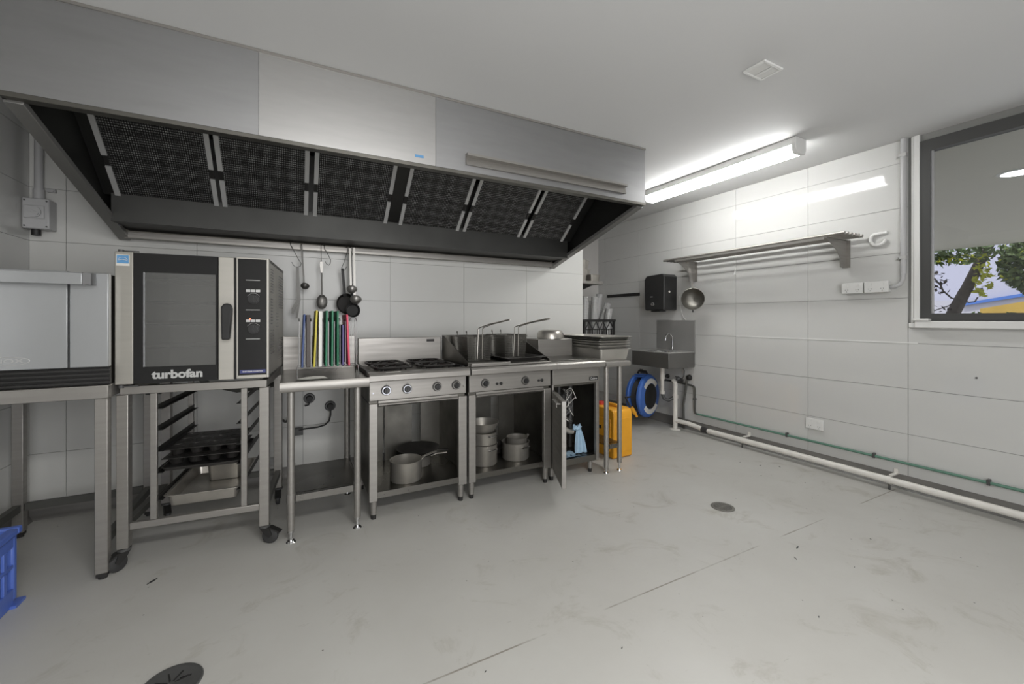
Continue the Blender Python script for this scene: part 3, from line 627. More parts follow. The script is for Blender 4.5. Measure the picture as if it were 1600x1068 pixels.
single('gas_hose', MB().tube([(-.068, 3.40, .86), (-.075, 3.42, .80), (-.115, 3.42, .70), (-.122, 3.42, .62), (-.10, 3.44, .54), (-.06, 3.50, .49), (-.04, 3.60, .48), (-.04, BY-.006, .48)], .009, 8), 'dkpipe', 'grey hose looping down behind the prep bench left leg', 'hose')
single('oven_hose', MB().tube([(-.62, 3.45, .90), (-.52, 3.50, .80), (-.36, 3.52, .745), (-.18, 3.50, .76), (-.06+.0, 3.44, .80)], .018, 10), 'dkpipe', 'grey drain hose curving under the convection oven by the wall', 'hose')
dc = thing('drain_cup', 'round steel drain fitting hanging under the convection oven, left', 'drain fitting', (-.66, 2.9, .85))
obj('collar', MB().cyl((-.665, 2.86, .90), (-.665, 2.86, .871), .026), 'chrome', dc); obj('cup', MB().cyl((-.665, 2.86, .870), (-.665, 2.86, .850), .036), 'dkgrey', dc)
single('wall_box', MB().box(-.20, -.115, 3.655, BY-.001, .13, .19), 'greypl', 'small grey box low on the wall behind the oven trolley', 'junction box', bevel=.004)

# ------------------------------------------------------------------ cooking line
def foot_leg(parent, x, y, z1, r=.021):
    l = obj('leg', MB().cyl((x, y, .03), (x, y, z1), r*.88, r, n=18), 'steel', parent)
    obj('foot', MB().cyl((x, y, 0), (x, y, .03), r*.7, r*.82, n=14), 'blackm', l)
def knob(parent, x, y, z, r=.030):
    k = obj('knob', MB().lathe([(.0, .010), (r*.98, .010), (r, .006), (r, 0), (0, 0)], (x, y, z), 28, (0, -1, 0)), 'blackpl', parent)
    obj('knob_ring', MB().lathe([(r*.62, .0105), (r*.66, .019), (r*.84, .019), (r*.92, .0105)], (x, y, z), 28, (0, -1, 0)), 'chrome', k)
    obj('grip', MB().cyl((x, y-.0105, z), (x, y-.030, z), r*.58, r*.52, n=20).box(x-.004, x+.004, y-.036, y-.030, z-r*.5, z+r*.5), 'blackpl', k)
    obj('pointer', MB().box(x-.001, x+.001, y-.0008, y-.0002, z+r+.004, z+r+.009), 'blackm', k)
def cabinet(t, x0, x1, yf=2.68, yb_=3.28, post=.05, postr=.06, base=.15):
    obj('side_panel', MB().box(x0, x0+.004, yf+.03, yb_, base, .72), 'steel_dk', t)
    obj('side_panel', MB().box(x1-.004, x1, yf+.03, yb_, base, .72), 'steel_dk', t)
    obj('back_panel', MB().box(x0+.005, x0+.19, yb_-.006, yb_-.002, base, .72), 'steel_dk', t)
    obj('back_panel', MB().box(x0+.205, x1-.23, yb_-.004, yb_, base, .72), 'steel_dk', t)
    obj('back_panel', MB().box(x1-.16, x1-.005, yb_-.004, yb_, base, .72), 'steel_dk', t)
    obj('front_post', MB().box(x0, x0+post, yf, yf+.03, .115, .722), 'steel', t, bevel=.003)
    obj('front_post', MB().box(x1-postr, x1, yf, yf+.03, .115, .722), 'steel', t, bevel=.003)
    obj('base_shelf', MB().box(x0+.005, x1-.005, yf+.031, yb_-.007, base-.004, base+.02).box(x0+post+.001, x1-postr-.001, yf+.004, yf+.031, base-.018, base+.02), 'shelf_steel', t)
    for k in range(4):
        xx = x0+post+.04+(x1-x0-post-postr-.08)*k/3
        obj('rivet', MB().cyl((xx, yf+.004, base), (xx, yf+.0015, base), .003, n=8), 'dkgrey', t)
    for x in (x0+.03, x1-.035):
        for y in (yf+.03, yb_-.05): foot_leg(t, x, y, base-.02 if y > yf+.04 else .114)

R0, R1 = .409, 1.052
rg = thing('gas_range', 'stainless four burner gas range with four knobs and an open cabinet', 'gas range', (.73, 2.98, 0))
cabinet(rg, R0, R1)
obj('control_panel', MB().box(R0, R1-.008, 2.676, 2.70, .742, .862), 'steel', rg, bevel=.003)
obj('door_rail', MB().prism([(2.684, .725), (2.684, .738), (2.70, .738), (2.70, .70), (2.69, .70), (2.672, .712), (2.672, .716)], 'x', R0+.055, R1-.065), 'steel', rg)
obj('hob_edge', MB().prism([(2.605, .868), (2.60, .875), (2.60, .905), (2.612, .918), (2.70, .921), (2.70, .868)], 'x', R0-.012, R1-.006), 'steel', rg, bevel=.002)
obj('hob', MB().box(R0-.012, R1-.006, 2.701, 3.235, .868, .902), 'steel_dk', rg)
obj('hob_side', MB().box(R0-.014, R0+.006, 2.701, 3.235, .903, .926), 'blackm', rg)
obj('hob_side', MB().box(R1-.026, R1-.007, 2.701, 3.235, .903, .926), 'blackm', rg)
obj('body_shell', MB().box(R0+.002, R1-.010, 2.701, 3.28, .722, .867), 'steel_dk', rg)
obj('splashback', MB().box(R0+.006, R1-.006, 3.236, 3.262, .87, 1.108), 'steel', rg, bevel=.004)
obj('badge', MB().box(.928, .990, 3.2345, 3.236, 1.07, 1.09), 'blackm', rg)
for x in (.509, .640, .838, .970): knob(rg, x, 2.6755, .803, .031)
for x in (R0+.022, R1-.028): obj('screw', MB().cyl((x, 2.676, .79), (x, 2.673, .79), .005, n=8), 'chrome', rg)
for bx in (.575, .875):
    for by in (2.835, 3.095):
        b = obj('burner', MB().lathe([(.0, .026), (.03, .026), (.034, .018), (.034, .012), (.05, .010), (.05, 0), (0, 0)], (bx, by, .903), 24), 'iron', rg)
        tv = obj('trivet', MB().tube([(bx+.118*math.copysign(min(1, abs(math.cos(a))*1.25), math.cos(a)), by+.108*math.copysign(min(1, abs(math.sin(a))*1.25), math.sin(a)), .934) for a in [2*PI*k/24 for k in range(24)]], .0085, 6, True), 'iron', rg)
        for k in range(4):
            a = PI/4+k*PI/2
            obj('prong', MB().bar((bx+.10*math.cos(a), by+.10*math.sin(a), .932), (bx+.035*math.cos(a), by+.035*math.sin(a), .940), .010, .016).bar((bx+.112*math.cos(a), by+.103*math.sin(a), .9035), (bx+.105*math.cos(a), by+.10*math.sin(a), .936), .011, .011), 'iron', tv)
single('paper_scrap', MB().prism([(.495, 2.612), (.585, 2.604), (.590, 2.650), (.54, 2.636)], 'z', .9212, .9225), 'paper', 'torn white paper scrap on the front edge of the gas range', 'paper')

G0, G1 = 1.067, 1.738
gr = thing('griddle', 'stainless griddle unit with two knobs and an open cabinet of pots', 'griddle', (1.40, 2.98, 0))
cabinet(gr, G0, G1, post=.052, postr=.062)
obj('control_panel', MB().box(G0, G1-.006, 2.676, 2.70, .742, .862), 'steel', gr, bevel=.003)
obj('door_rail', MB().prism([(2.684, .725), (2.684, .738), (2.70, .738), (2.70, .70), (2.69, .70), (2.672, .712), (2.672, .716)], 'x', G0+.055, G1-.065), 'steel', gr)
obj('front_edge', MB().prism([(2.605, .868), (2.60, .875), (2.60, .905), (2.612, .918), (2.70, .921), (2.70, .868)], 'x', G0-.012, G1+.005), 'steel', gr, bevel=.002)
obj('body_shell', MB().box(G0+.002, G1-.010, 2.701, 3.28, .722, .868), 'steel_dk', gr)
obj('plate', MB().box(G0+.004, G1-.004, 2.72, 3.235, .869, .938), 'steel_dk', gr, bevel=.003)
obj('grease_channel', MB().box(G0+.004, G1-.02, 2.645, 2.70, .9215, .932).box(G0+.004, 1.37, 2.640, 2.69, .932, .945), 'steel', gr, bevel=.002)
for x in (G0-.002, G1-.012):
    obj('side_guard', MB().prism([(2.69, .922), (2.69, .945), (2.95, 1.03), (3.235, 1.118), (3.26, 1.118), (3.26, .922)], 'x', x, x+.006), 'steel_dk', gr)
obj('splashback', MB().box(G0-.002, G1+.10, 3.236, 3.262, .94, 1.118), 'steel_dk', gr, bevel=.003)
knob(gr, 1.185, 2.6755, .799, .031); knob(gr, 1.508, 2.6755, .796, .031)
for x, r in ((1.278, .009), (1.309, .012), (1.624, .009), (1.652, .012)):
    obj('igniter_button', MB().cyl((x, 2.6755, .789), (x, 2.668, .789), r, n=16), 'blackpl', gr)

# fryer baskets
def basket(x0, x1, y0, y1, z0, z1, label, wide):
    t = thing('fryer_basket', label, 'fryer basket', ((x0+x1)/2, (y0+y1)/2, z0)); ins = .012
    obj('rim', MB().tube([(x0, y0, z1), (x1, y0, z1), (x1, y1, z1), (x0, y1, z1)], .0032, 6, True), 'steel_dk', t)
    obj('base_ring', MB().tube([(x0+ins, y0+ins, z0), (x1-ins, y0+ins, z0), (x1-ins, y1-ins, z0), (x0+ins, y1-ins, z0)], .0028, 6, True), 'steel_dk', t)
    mb = MB(); w = .0030
    nx = int((x1-x0)/.0125); ny = int((y1-y0)/.0125); nz = int((z1-z0)/.0125)
    for i in range(1, nx):
        f = i/nx; xt = x0+(x1-x0)*f; xb = x0+ins+(x1-x0-2*ins)*f
        mb.bar((xb, y0+ins, z0), (xt, y0, z1), w); mb.bar((xb, y1-ins, z0), (xt, y1, z1), w); mb.bar((xb, y0+ins, z0), (xb, y1-ins, z0), w)
    for i in range(1, ny):
        f = i/ny; yt = y0+(y1-y0)*f; ybm = y0+ins+(y1-y0-2*ins)*f
        mb.bar((x0+ins, ybm, z0), (x0, yt, z1), w); mb.bar((x1-ins, ybm, z0), (x1, yt, z1), w); mb.bar((x0+ins, ybm, z0), (x1-ins, ybm, z0), w)
    for i in range(1, nz):
        f = i/nz; j = ins*(1-f); z = z0+(z1-z0)*f
        mb.bar((x0+j, y0+j, z), (x1-j, y0+j, z), w); mb.bar((x0+j, y1-j, z), (x1-j, y1-j, z), w); mb.bar((x0+j, y0+j, z), (x0+j, y1-j, z), w); mb.bar((x1-j, y0+j, z), (x1-j, y1-j, z), w)
    obj('wire_mesh', mb, 'steel_dk', t, kind='stuff')
    xc = (x0+x1)/2; hk = MB()
    for s in (-1, 1):
        hk.tube([(xc+s*.04, y1, z1-.02), (xc+s*.04, y1+.002, z1+.03), (xc+s*.04, y1+.014, z1+.036), (xc+s*.04, y1+.018, z1+.018)], .003, 6)
    hk.tube([(xc-.04, y1, z1), (xc+.04, y1, z1)], .003, 6)
    obj('hanging_hook', hk, 'steel_dk', t)
    h = MB(); ye = y0-.48
    for s in (-1, 1):
        h.tube([(xc+s*.020, y0+ins-.004, z0+.01), (xc+s*.017, y0-.006, z1+.062), (xc+s*.015, y0-.03, z1+.072), (xc+s*.011, y0-.20, z1+.100), (xc+s*wide, ye+.08, z1+.122), (xc+s*wide, ye+.03, z1+.128), (xc, ye, z1+.130)], .0042, 8)
    obj('handle', h, 'steel_pot', t)
basket(1.115, 1.315, 2.83, 3.20, .944, 1.115, 'wire fryer basket on the griddle, nearer the gas range', .006)
tb = thing('black_tray', 'black sheet tray on the griddle under the right fryer basket', 'tray', (1.48, 2.82, .94))
obj('pan', MB().tray(1.34, 1.70, 2.66, 3.13, .9395, .968, .022, .004, .018), 'tray', tb)
basket(1.43, 1.625, 2.85, 3.20, .9505, 1.122, 'wire fryer basket standing in the black tray with a loop handle', .018)

F0, F1 = 1.752, 2.205
fr = thing('deep_fryer', 'stainless deep fryer cabinet with its door hanging open', 'fryer', (1.98, 2.98, 0))
obj('control_panel', MB().box(F0, F1, 2.676, 2.70, .742, .862), 'steel', fr, bevel=.003)
bd = obj('maker_badge', MB().box(2.10, 2.185, 2.6735, 2.6758, .755, .785), 'blackm', fr)
text('lettering', 'Cobra', .026, 'silver', bd, Vector((2.143, 2.6728, .770))-Vector(fr.location), (PI/2, 0, 0), bold=.0006)
obj('top_edge', MB().prism([(2.605, .868), (2.60, .875), (2.60, .905), (2.612, .918), (2.70, .921), (2.70, .868)], 'x', F0-.008, F1+.003), 'steel', fr, bevel=.002)
obj('body_shell', MB().box(F0+.002, F1-.002, 2.701, 3.28, .722, .868), 'steel_dk', fr)
obj('tank_top', MB().box(F0, F1, 2.701, 3.05, .869, .928), 'shelf_steel', fr, bevel=.002)
obj('flue_riser', MB().box(F0+.10, F1, 3.05, 3.28, .869, 1.075), 'steel', fr, bevel=.004)
obj('side_panel', MB().box(F0, F0+.004, 2.71, 3.28, .13, .722), 'steel_dk', fr)
obj('side_panel', MB().box(F1-.004, F1, 2.71, 3.28, .13, .722), 'steel_dk', fr)
obj('back_panel', MB().box(F0+.005, F1-.005, 3.276, 3.28, .13, .722), 'steel_dk', fr)
obj('front_post', MB().box(F0, F0+.014, 2.68, 2.71, .10, .742), 'steel', fr, bevel=.002)
obj('front_post', MB().box(F1-.030, F1, 2.68, 2.71, .10, .742), 'steel', fr, bevel=.002)
obj('base_shelf', MB().box(F0+.015, F1-.031, 2.684, 2.70, .102, .15).box(F0+.005, F1-.005, 2.711, 3.27, .13, .15), 'shelf_steel', fr)
for x in (F0+.022, F1-.055): 
    for y in (2.73, 3.22): foot_leg(fr, x, y, .101 if y < 3 else .129)
hA = Vector((F0+.004, 2.655, 0)); hd_ = Vector((-.40, -.915, 0)).normalized()
hB = hA+hd_*.365
dn = Vector((hd_.y, -hd_.x, 0))
dd = obj('door', MB().bar(hA+Vector((0, 0, .40)), hB+Vector((0, 0, .40)), .032, .59), 'steel', fr, bevel=.003)
q0, q1 = hA+hd_*.16, hA+hd_*.34
for sgn in (1,):
    obj('door_handle', MB().bar(q0+dn*.033*sgn+Vector((0, 0, .672)), q1+dn*.033*sgn+Vector((0, 0, .672)), .030, .004).bar(q0+dn*.047*sgn+Vector((0, 0, .660)), q1+dn*.047*sgn+Vector((0, 0, .660)), .003, .024), 'steel', dd)
for k in (.14, .67):
    obj('hinge', MB().cyl((F0+.008, 2.672, k), (F0+.008, 2.672, k+.035), .006, n=10), 'dkgrey', fr)
gv = obj('gas_valve', MB().box(1.925, 2.00, 2.86, 2.95, .46, .62).cyl((1.96, 2.86, .50), (1.96, 2.83, .50), .03).cyl((1.96, 2.90, .62), (1.96, 2.90, .70), .016).cyl((1.96, 2.90, .46), (1.98, 2.90, .36), .02), 'dkgrey', fr)
for k in range(9):
    rr = random.Random(k); p = [(1.93+rr.uniform(0, .06), 2.84, .68-rr.uniform(0, .06))]
    for j in range(6): p.append((1.94+rr.uniform(-.02, .12), 2.815+rr.uniform(-.03, .02), .66-j*.05+rr.uniform(-.05, .04)))
    c_ = bpy.data.curves.new('w', 'CURVE'); 
    q = [Vector(a) for a in p]; sm = []
    for i in range(len(q)-1):
        a0, a1, a2, a3 = q[max(i-1, 0)], q[i], q[i+1], q[min(i+2, len(q)-1)]
        for u in range(5):
            t = u/5; sm.append(.5*((2*a1)+(-a0+a2)*t+(2*a0-5*a1+4*a2-a3)*t*t+(-a0+3*a1-3*a2+a3)*t**3))
    obj('wire', MB().tube(sm, .0028, 5), 'paper' if k % 5 == 0 else 'spoon' if k % 5 == 2 else 'blackpl', gv)
obj('drain_pipe', MB().tube([(1.90, 2.80, .42), (1.93, 2.80, .37), (1.98, 2.79, .335), (2.02, 2.79, .33)], .022, 12), 'steel_pot', fr)
obj('gas_pipe', MB().tube([(2.11, 2.95, .71), (2.11, 2.95, .152)], .018, 12).cyl((2.11, 2.95, .43), (2.11, 2.95, .50), .028), 'dkgrey', fr)
def ragged(name, label, P, m, nu, nv, group=None):
    mb = MB(); vs = [P(i/nu, j/nv) for i in range(nu+1) for j in range(nv+1)]
    th = Vector((0, .003, 0)); n = len(vs); fs = []
    for i in range(nu):
        for j in range(nv):
            a = i*(nv+1)+j; fs.append((a, a+1, a+nv+2, a+nv+1))
    b = [tuple(n+i for i in f[::-1]) for f in fs]
    mb.add([Vector(v) for v in vs]+[Vector(v)+th for v in vs], fs+b)
    return single(name, mb, m, label, 'cloth', smooth=180)
def P1(u, v):
    w = .018+.040*v; x = 2.060+.018*v+(u-.5)*2*w; z = .365-v*.205
    y = 2.765-.012*v+.012*math.sin(u*16+v*3)*(.3+v)
    return (x, y, z+.006*math.sin(u*14))
ragged('cleaning_cloth', 'pale blue cleaning cloth hanging over the pipe in the open fryer cabinet', P1, 'cloth', 22, 12)
def P2(u, v): 
    a = v*2*PI; r = .020+.008*math.sin(5*a+u*6)
    return (2.02+u*.072-.01, 2.770+r*math.cos(a)*.8, .362+r*math.sin(a)*.9+.008*math.sin(u*9))
mb = MB(); nn = 18
vs = [P2(i/8, j/nn) for i in range(9) for j in range(nn)]; fs = [(i*nn+j, i*nn+(j+1) % nn, (i+1)*nn+(j+1) % nn, (i+1)*nn+j) for i in range(8) for j in range(nn)]
fs += [tuple(range(nn))[::-1], tuple(range(8*nn, 9*nn))]
single('cleaning_cloth', mb.add(vs, fs), 'cloth', 'bunched pale blue cloth knotted on top of the hanging cloth', 'cloth', smooth=180)
mb = MB(); vs = [(1.85+i*.017, 2.72+j*.024, .152+.012*abs(math.sin(i*1.3+j*.9))+.006*math.sin(i*2.3)+.004) for i in range(11) for j in range(5)]
fs = [(i*5+j, i*5+j+1, (i+1)*5+j+1, (i+1)*5+j) for i in range(10) for j in range(4)]
n = len(vs); mb.add(vs+[(a, b, .1515) for a, b, c in vs], fs+[tuple(n+i for i in f[::-1]) for f in fs])
single('cleaning_cloth', mb, 'cloth', 'crumpled blue cloth lying on the floor shelf of the fryer cabinet', 'cloth', smooth=180)

# ------------------------------------------------------------------ pots in the open cabinets
def pot(label, x, y, z, r, h, handle=None, m='steel_pot', cat='pot', name='stock_pot', flare=1.0, t=.003, inner=True):
    o = thing(name, label, cat, (x, y, z))
    obj('body', MB().lathe([(0, 0), (r*.94/flare, 0), (r/flare, .008), (r, h-.004), (r+.003, h), (r-.001, h), (r/flare-t, .010), (0, .008)], (x, y, z), 36), m, o, smooth=50)
    if handle == 'loops':
        for s in (-1, 1):
            a0 = -PI*.42 if s < 0 else PI*.58
            c, d = math.cos(a0), math.sin(a0); px, py = -d, c
            zz = z+h*.80
            obj('handle', MB().tube([(x+c*r+px*.035, y+d*r+py*.035, zz), (x+c*(r+.025)+px*.035, y+d*(r+.025)+py*.035, zz+.003), (x+c*(r+.028), y+d*(r+.028), zz+.004), (x+c*(r+.025)-px*.035, y+d*(r+.025)-py*.035, zz+.003), (x+c*r-px*.035, y+d*r-py*.035, zz)], .0048, 8), 'chrome', o)
    elif handle:
        a, L = handle; c, d = math.cos(a), math.sin(a)
        obj('handle', MB().bar((x+c*(r+.003), y+d*(r+.003), z+h*.72), (x+c*(r+.04), y+d*(r+.04), z+h*.88), .024, .007).bar((x+c*(r+.038), y+d*(r+.038), z+h*.88), (x+c*(r+L), y+d*(r+L), z+h*.95), .020, .008), m, o, bevel=.002)
        for k in (-1, 1): obj('rivet', MB().sphere((x+c*(r+.006)-d*.008*k, y+d*(r+.006)+c*.008*k, z+h*.74), .004, n=8, m=4), 'chrome', o)
    return o
pot('steel saucepan with a long handle in the open gas range cabinet', .668, 2.825, .1705, .105, .135, (.35, .15), name='saucepan', cat='saucepan')
pot('low steel pan under the black skillet in the gas range cabinet', .815, 3.07, .1705, .095, .085, (-.35, .12), name='saucepan', cat='saucepan')
sk = thing('skillet', 'wide black skillet lying on top of a pan in the gas range cabinet', 'skillet', (.815, 3.07, .256))
obj('pan', MB().lathe([(0, 0), (.125, 0), (.155, .036), (.158, .040), (.152, .040), (.122, .005), (0, .005)], (.815, 3.07, .2563), 40), 'iron', sk, smooth=50)
obj('handle', MB().bar((.944, 2.99, .288), (1.01, 2.955, .282), .022, .008), 'iron', sk)
pot('large steel stock pot at the bottom of the stack in the griddle cabinet', 1.262, 2.865, .1705, .098, .150, 'loops')
pot('steel casserole stacked on the stock pot in the griddle cabinet', 1.262, 2.865, .3215, .096, .088, 'loops', name='casserole')
pot('flared steel bowl on top of the pot stack in the griddle cabinet', 1.258, 2.875, .4105, .118, .070, None, name='mixing_bowl', cat='bowl', flare=1.35)
pot('wide steel pot standing on the right of the griddle cabinet', 1.53, 2.865, .1705, .105, .130, 'loops')
pot('small steel strainer pot resting inside the wide right pot', 1.545, 2.870, .182, .080, .150, (.3, .05), name='strainer_pot', cat='pot', m='steel_pot')
pot('dark frying pan behind the steel pots in the griddle cabinet', 1.46, 3.10, .1705, .12, .05, (.2, .06), m='iron', name='frying_pan', cat='frying pan', flare=1.15)

# ------------------------------------------------------------------ right bench with trays
rb = thing('side_bench', 'narrow stainless bench with lower shelf at the right end of the cooking line', 'bench', (2.34, 2.93, 0))
obj('worktop', MB().prism([(2.604, .862), (2.598, .875), (2.598, .893), (2.606, .905), (3.25, .905), (3.25, .893), (2.616, .893), (2.612, .862)], 'x', 2.210, 2.470), 'steel', rb)
obj('splashback', MB().box(2.212, 2.470, 3.25, 3.27, .82, .985), 'steel', rb, bevel=.003)
for x in (2.245, 2.385):
    for y in (2.64, 3.20):
        l = obj('leg', MB().cyl((x, y, .065 if x > 2.3 else .03), (x, y, .892), .0195, n=20), 'steel', rb)
        obj('foot', MB().cyl((x, y, .008), (x, y, .065 if x > 2.3 else .03), .008, n=10).cyl((x, y, 0), (x, y, .008), .022, .018), 'chrome', l)
obj('lower_shelf', MB().box(2.235, 2.395, 2.665, 3.175, .225, .229).box(2.268, 2.362, 2.625, 2.655, .195, .23), 'shelf_steel', rb)
TX0, TX1, TY0, TY1 = 2.225, 2.575, 2.69, 3.235
def gtray(label, z0, z1, dx=0, dy=0, m='traysteel', y1=3.345):
    o = thing('steel_tray', label, 'tray', ((TX0+TX1)/2+dx, (TY0+TY1)/2+dy, z0), 0, 'trays stacked on the side bench')
    obj('pan', MB().tray(TX0+dx, TX1+dx, TY0+dy, y1+dy, z0, z1, .014, .003, .018, .028), m, o); return o
gtray('deep steel tray at the bottom of the stack on the side bench', .9055, .998, y1=3.235)
gtray('lowest of three nested steel trays in the middle of the stack', .9995, 1.024, -.01, .005)
gtray('middle one of three nested steel trays in the stack', 1.0255, 1.046, -.008, .0)
gtray('upper one of three nested steel trays in the stack', 1.0475, 1.066, -.012, .004)
gtray('flat dark rimmed tray second from the top of the stack', 1.0675, 1.081, -.02, -.015, 'steel_dk')
gtray('topmost flat steel tray of the stack, overhanging to the right', 1.0825, 1.102, .012, .0)
ld = thing('pan_lid', 'shiny domed steel roasting lid on the fryer flue', 'lid', (2.03, 3.16, 1.075))
obj('dome', MB().lathe([(.0, .078), (.075, .077), (.102, .068), (.118, .045), (.121, .0), (.118, 0), (.114, .044), (.07, .074), (0, .075)], (2.045, 3.165, 1.076), 40), 'steel_pot', ld, smooth=60)

# ------------------------------------------------------------------ jerrycans
def can(label, x0, x1, y0, y1, h):
    t = thing('jerrycan', label, 'jerrycan', ((x0+x1)/2, (y0+y1)/2, 0)); r = .03
    obj('body', MB().prism([(y0, .012), (y0+.012, 0), (y1-.012, 0), (y1, .012), (y1, h-.06), (y1-.05, h-.012), (y1-.06, h-.01), (y0+.05, h-.005), (y0+.012, h-.02), (y0, h-.045)], 'x', x0, x1), 'orange', t, bevel=.018)
    obj('moulded_rib', MB().box(x0+.03, x1-.03, y0-.005, y0+.001, .06, h-.09).box(x0-.005, x0+.001, y0+.04, y1-.05, .06, h-.10), 'orange', t, bevel=.003)
    obj('grip', MB().tube([((x0+x1)/2, y0+.06, h-.012), ((x0+x1)/2, y0+.08, h+.012), ((x0+x1)/2, y1-.13, h+.012), ((x0+x1)/2, y1-.11, h-.014)], .015, 10), 'orange', t)
    obj('cap', MB().cyl(((x0+x1)/2-.02, y1-.07, h-.02), ((x0+x1)/2-.02, y1-.07, h+.018), .030, n=20), 'red', t)
    obj('label_plate', MB().box(x0-.0065, x0-.0055, y0+.16, y0+.26, .24, .27), 'blackm', t)
can('yellow jerrycan with a red cap on the floor behind the side bench legs', 2.515, 2.735, 2.86, 3.20, .445)
can('yellow jerrycan standing hidden behind the first, nearer the wall', 2.475, 2.70, 3.34, 3.60, .56)

# ------------------------------------------------------------------ nook: bench, crate with cups, shelf with containers
nb = thing('nook_bench', 'steel bench with lower shelf in the dim nook beside the sink', 'bench', (3.2, 4.33, 0))
obj('worktop', MB().box(2.83, 3.58, 3.85, 4.82, .87, .905).box(2.83, 3.58, 3.85, 3.86, .82, .87).box(3.57, 3.58, 3.86, 4.82, .82, .87), 'steel_dk', nb, bevel=.003)
for x in (2.87, 3.53):
    for y in (3.90, 4.77): obj('leg', MB().cyl((x, y, 0), (x, y, .869), .019, n=14), 'steel', nb)
obj('lower_shelf', MB().box(2.87, 3.53, 3.92, 4.75, .28, .315), 'steel', nb)
cr = thing('cup_crate', 'black plastic crate holding stacked cups on the nook bench', 'crate', (3.31, 4.18, .905))
kx0, kx1, ky0, ky1, kz0, kz1 = 3.06, 3.555, 4.0, 4.36, .906, 1.245
def crate_sides(t, m, kx0, kx1, ky0, ky1, kz0, kz1, n1, n2, V=True):
    obj('base', MB().box(kx0+.008, kx1-.008, ky0+.008, ky1-.008, kz0, kz0+.012), m, t)
    obj('top_rim', MB().box(kx0, kx1, ky0, ky0+.02, kz1-.03, kz1).box(kx0, kx1, ky1-.02, ky1, kz1-.03, kz1).box(kx0, kx0+.02, ky0+.02, ky1-.02, kz1-.03, kz1).box(kx1-.02, kx1, ky0+.02, ky1-.02, kz1-.03, kz1), m, t, bevel=.003)
    for x in (kx0+.006, kx1-.031):
        for y in (ky0+.006, ky1-.031): obj('corner_post', MB().box(x, x+.025, y, y+.025, kz0+.012, kz1-.03), m, t)
    mid = kz1-.03-(kz1-kz0)*.27
    for yv, ax in ((ky0+.008, 'x'), (ky1-.016, 'x'), (kx0+.008, 'y'), (kx1-.016, 'y')):
        a0, a1 = (kx0+.03, kx1-.03) if ax == 'x' else (ky0+.03, ky1-.03); nn = n1 if ax == 'x' else n2
        mb = MB()
        def bx(p, q, z0, z1):
            if ax == 'x': mb.box(p, q, yv, yv+.008, z0, z1)
            else: mb.box(yv, yv+.008, p, q, z0, z1)
        bx(a0, a1, mid-.006, mid+.006); bx(a0, a1, kz0+.012, kz0+.035)
        for k in range(nn*3+1):
            p = a0+(a1-a0)*k/(nn*3); wv = .012 if k % 3 == 0 else .004
            bx(max(a0, p-wv/2), min(a1, p+wv/2), kz0+.035, mid-.006)
        if V:
            for k in range(nn):
                p0 = a0+(a1-a0)*k/nn; p1 = a0+(a1-a0)*(k+1)/nn; pm = (p0+p1)/2
                for s0, s1 in ((p0, pm), (p1, pm)):
                    A, B = ((s0, yv+.004, mid), (s1, yv+.004, kz1-.03)) if ax == 'x' else ((yv+.004, s0, mid), (yv+.004, s1, kz1-.03))
                    mb.bar(A, B, .007, .008)
        obj('side_lattice', mb, m, t)
crate_sides(cr, 'blackm', kx0, kx1, ky0, ky1, kz0, kz1, 4, 3)
def cups(label, x, y, z, dx, dy, L, r=.042):
    d = Vector((dx, dy, 1)).normalized(); t = thing('cup_stack', label, 'cups', (x, y, z), 0, 'stacked plastic cups in the black crate')
    n = int(L/.011); prof = [(0, 0)]
    base = .10
    obj('stack', MB().lathe([(r*.70, 0), (r*.74, .002), (r, base), (r*.99, base), (r*.70, .006), (0, .006)], (x, y, z), 20, d), 'cup', t)
    pr = []
    k = 0; zz = base-.012
    while zz < L:
        pr += [(r*.97, zz), (r*1.05, zz+.002), (r*1.05, zz+.007), (r*.97, zz+.009)]; zz += .013
    obj('rims', MB().lathe(pr+[(0, zz)], (x, y, z), 20, d), 'cup', t)
cups('left upright stack of clear cups in the black crate', 3.14, 4.10, .92, .03, .0, .60)
cups('left rear stack of clear cups in the black crate', 3.165, 4.22, .92, .03, .0, .62)
cups('middle upright stack of clear cups in the black crate', 3.28, 4.10, .92, .04, 0, .60)
cups('rear short stack of clear cups in the black crate', 3.33, 4.28, .92, .06, 0, .56)
cups('right stack of clear cups leaning outwards over the crate', 3.355, 4.165, .92, .40, .0, .56)
cups('short stack of clear cups at the right corner of the crate', 3.445, 4.065, .92, .13, .0, .46)
cups('rear right stack of clear cups standing upright in the crate', 3.44, 4.27, .92, .12, 0, .66)
ns = thing('nook_shelf', 'white wall shelf in the nook holding steel containers', 'shelf', (3.02, 4.33, 1.67))
obj('board', MB().box(NX+.005, 3.25, 3.88, 4.82, 1.66, 1.695), 'steel', ns, bevel=.003)
for y in (4.0, 4.65): obj('bracket', MB().prism([(NX+.005, 1.659), (3.20, 1.659), (NX+.005, 1.50)], 'y', y, y+.02), 'blackm', ns)
def gn(label, x0, x1, y0, y1, z0, z1):
    t = thing('food_container', label, 'container', ((x0+x1)/2, (y0+y1)/2, z0), 0, 'steel containers on the nook shelf')
    obj('pan', MB().tray(x0, x1, y0, y1, z0, z1, .010, .003, .010, .018), 'steel_pot', t)
gn('lowest right container at the shelf edge, shallow steel', 3.09, 3.245, 3.90, 4.06, 1.6955, 1.775)
gn('tall left container on the nook shelf', 2.86, 3.05, 3.90, 4.14, 1.6955, 1.835)
gn('upper left container resting on the tall left one', 2.865, 3.04, 3.905, 4.13, 1.8365, 1.945)
gn('middle rear container on the nook shelf, behind the shallow one', 3.075, 3.235, 4.08, 4.28, 1.6955, 1.855)
gn('topmost small container stacked on the middle rear one', 3.08, 3.225, 4.085, 4.27, 1.8565, 1.965)
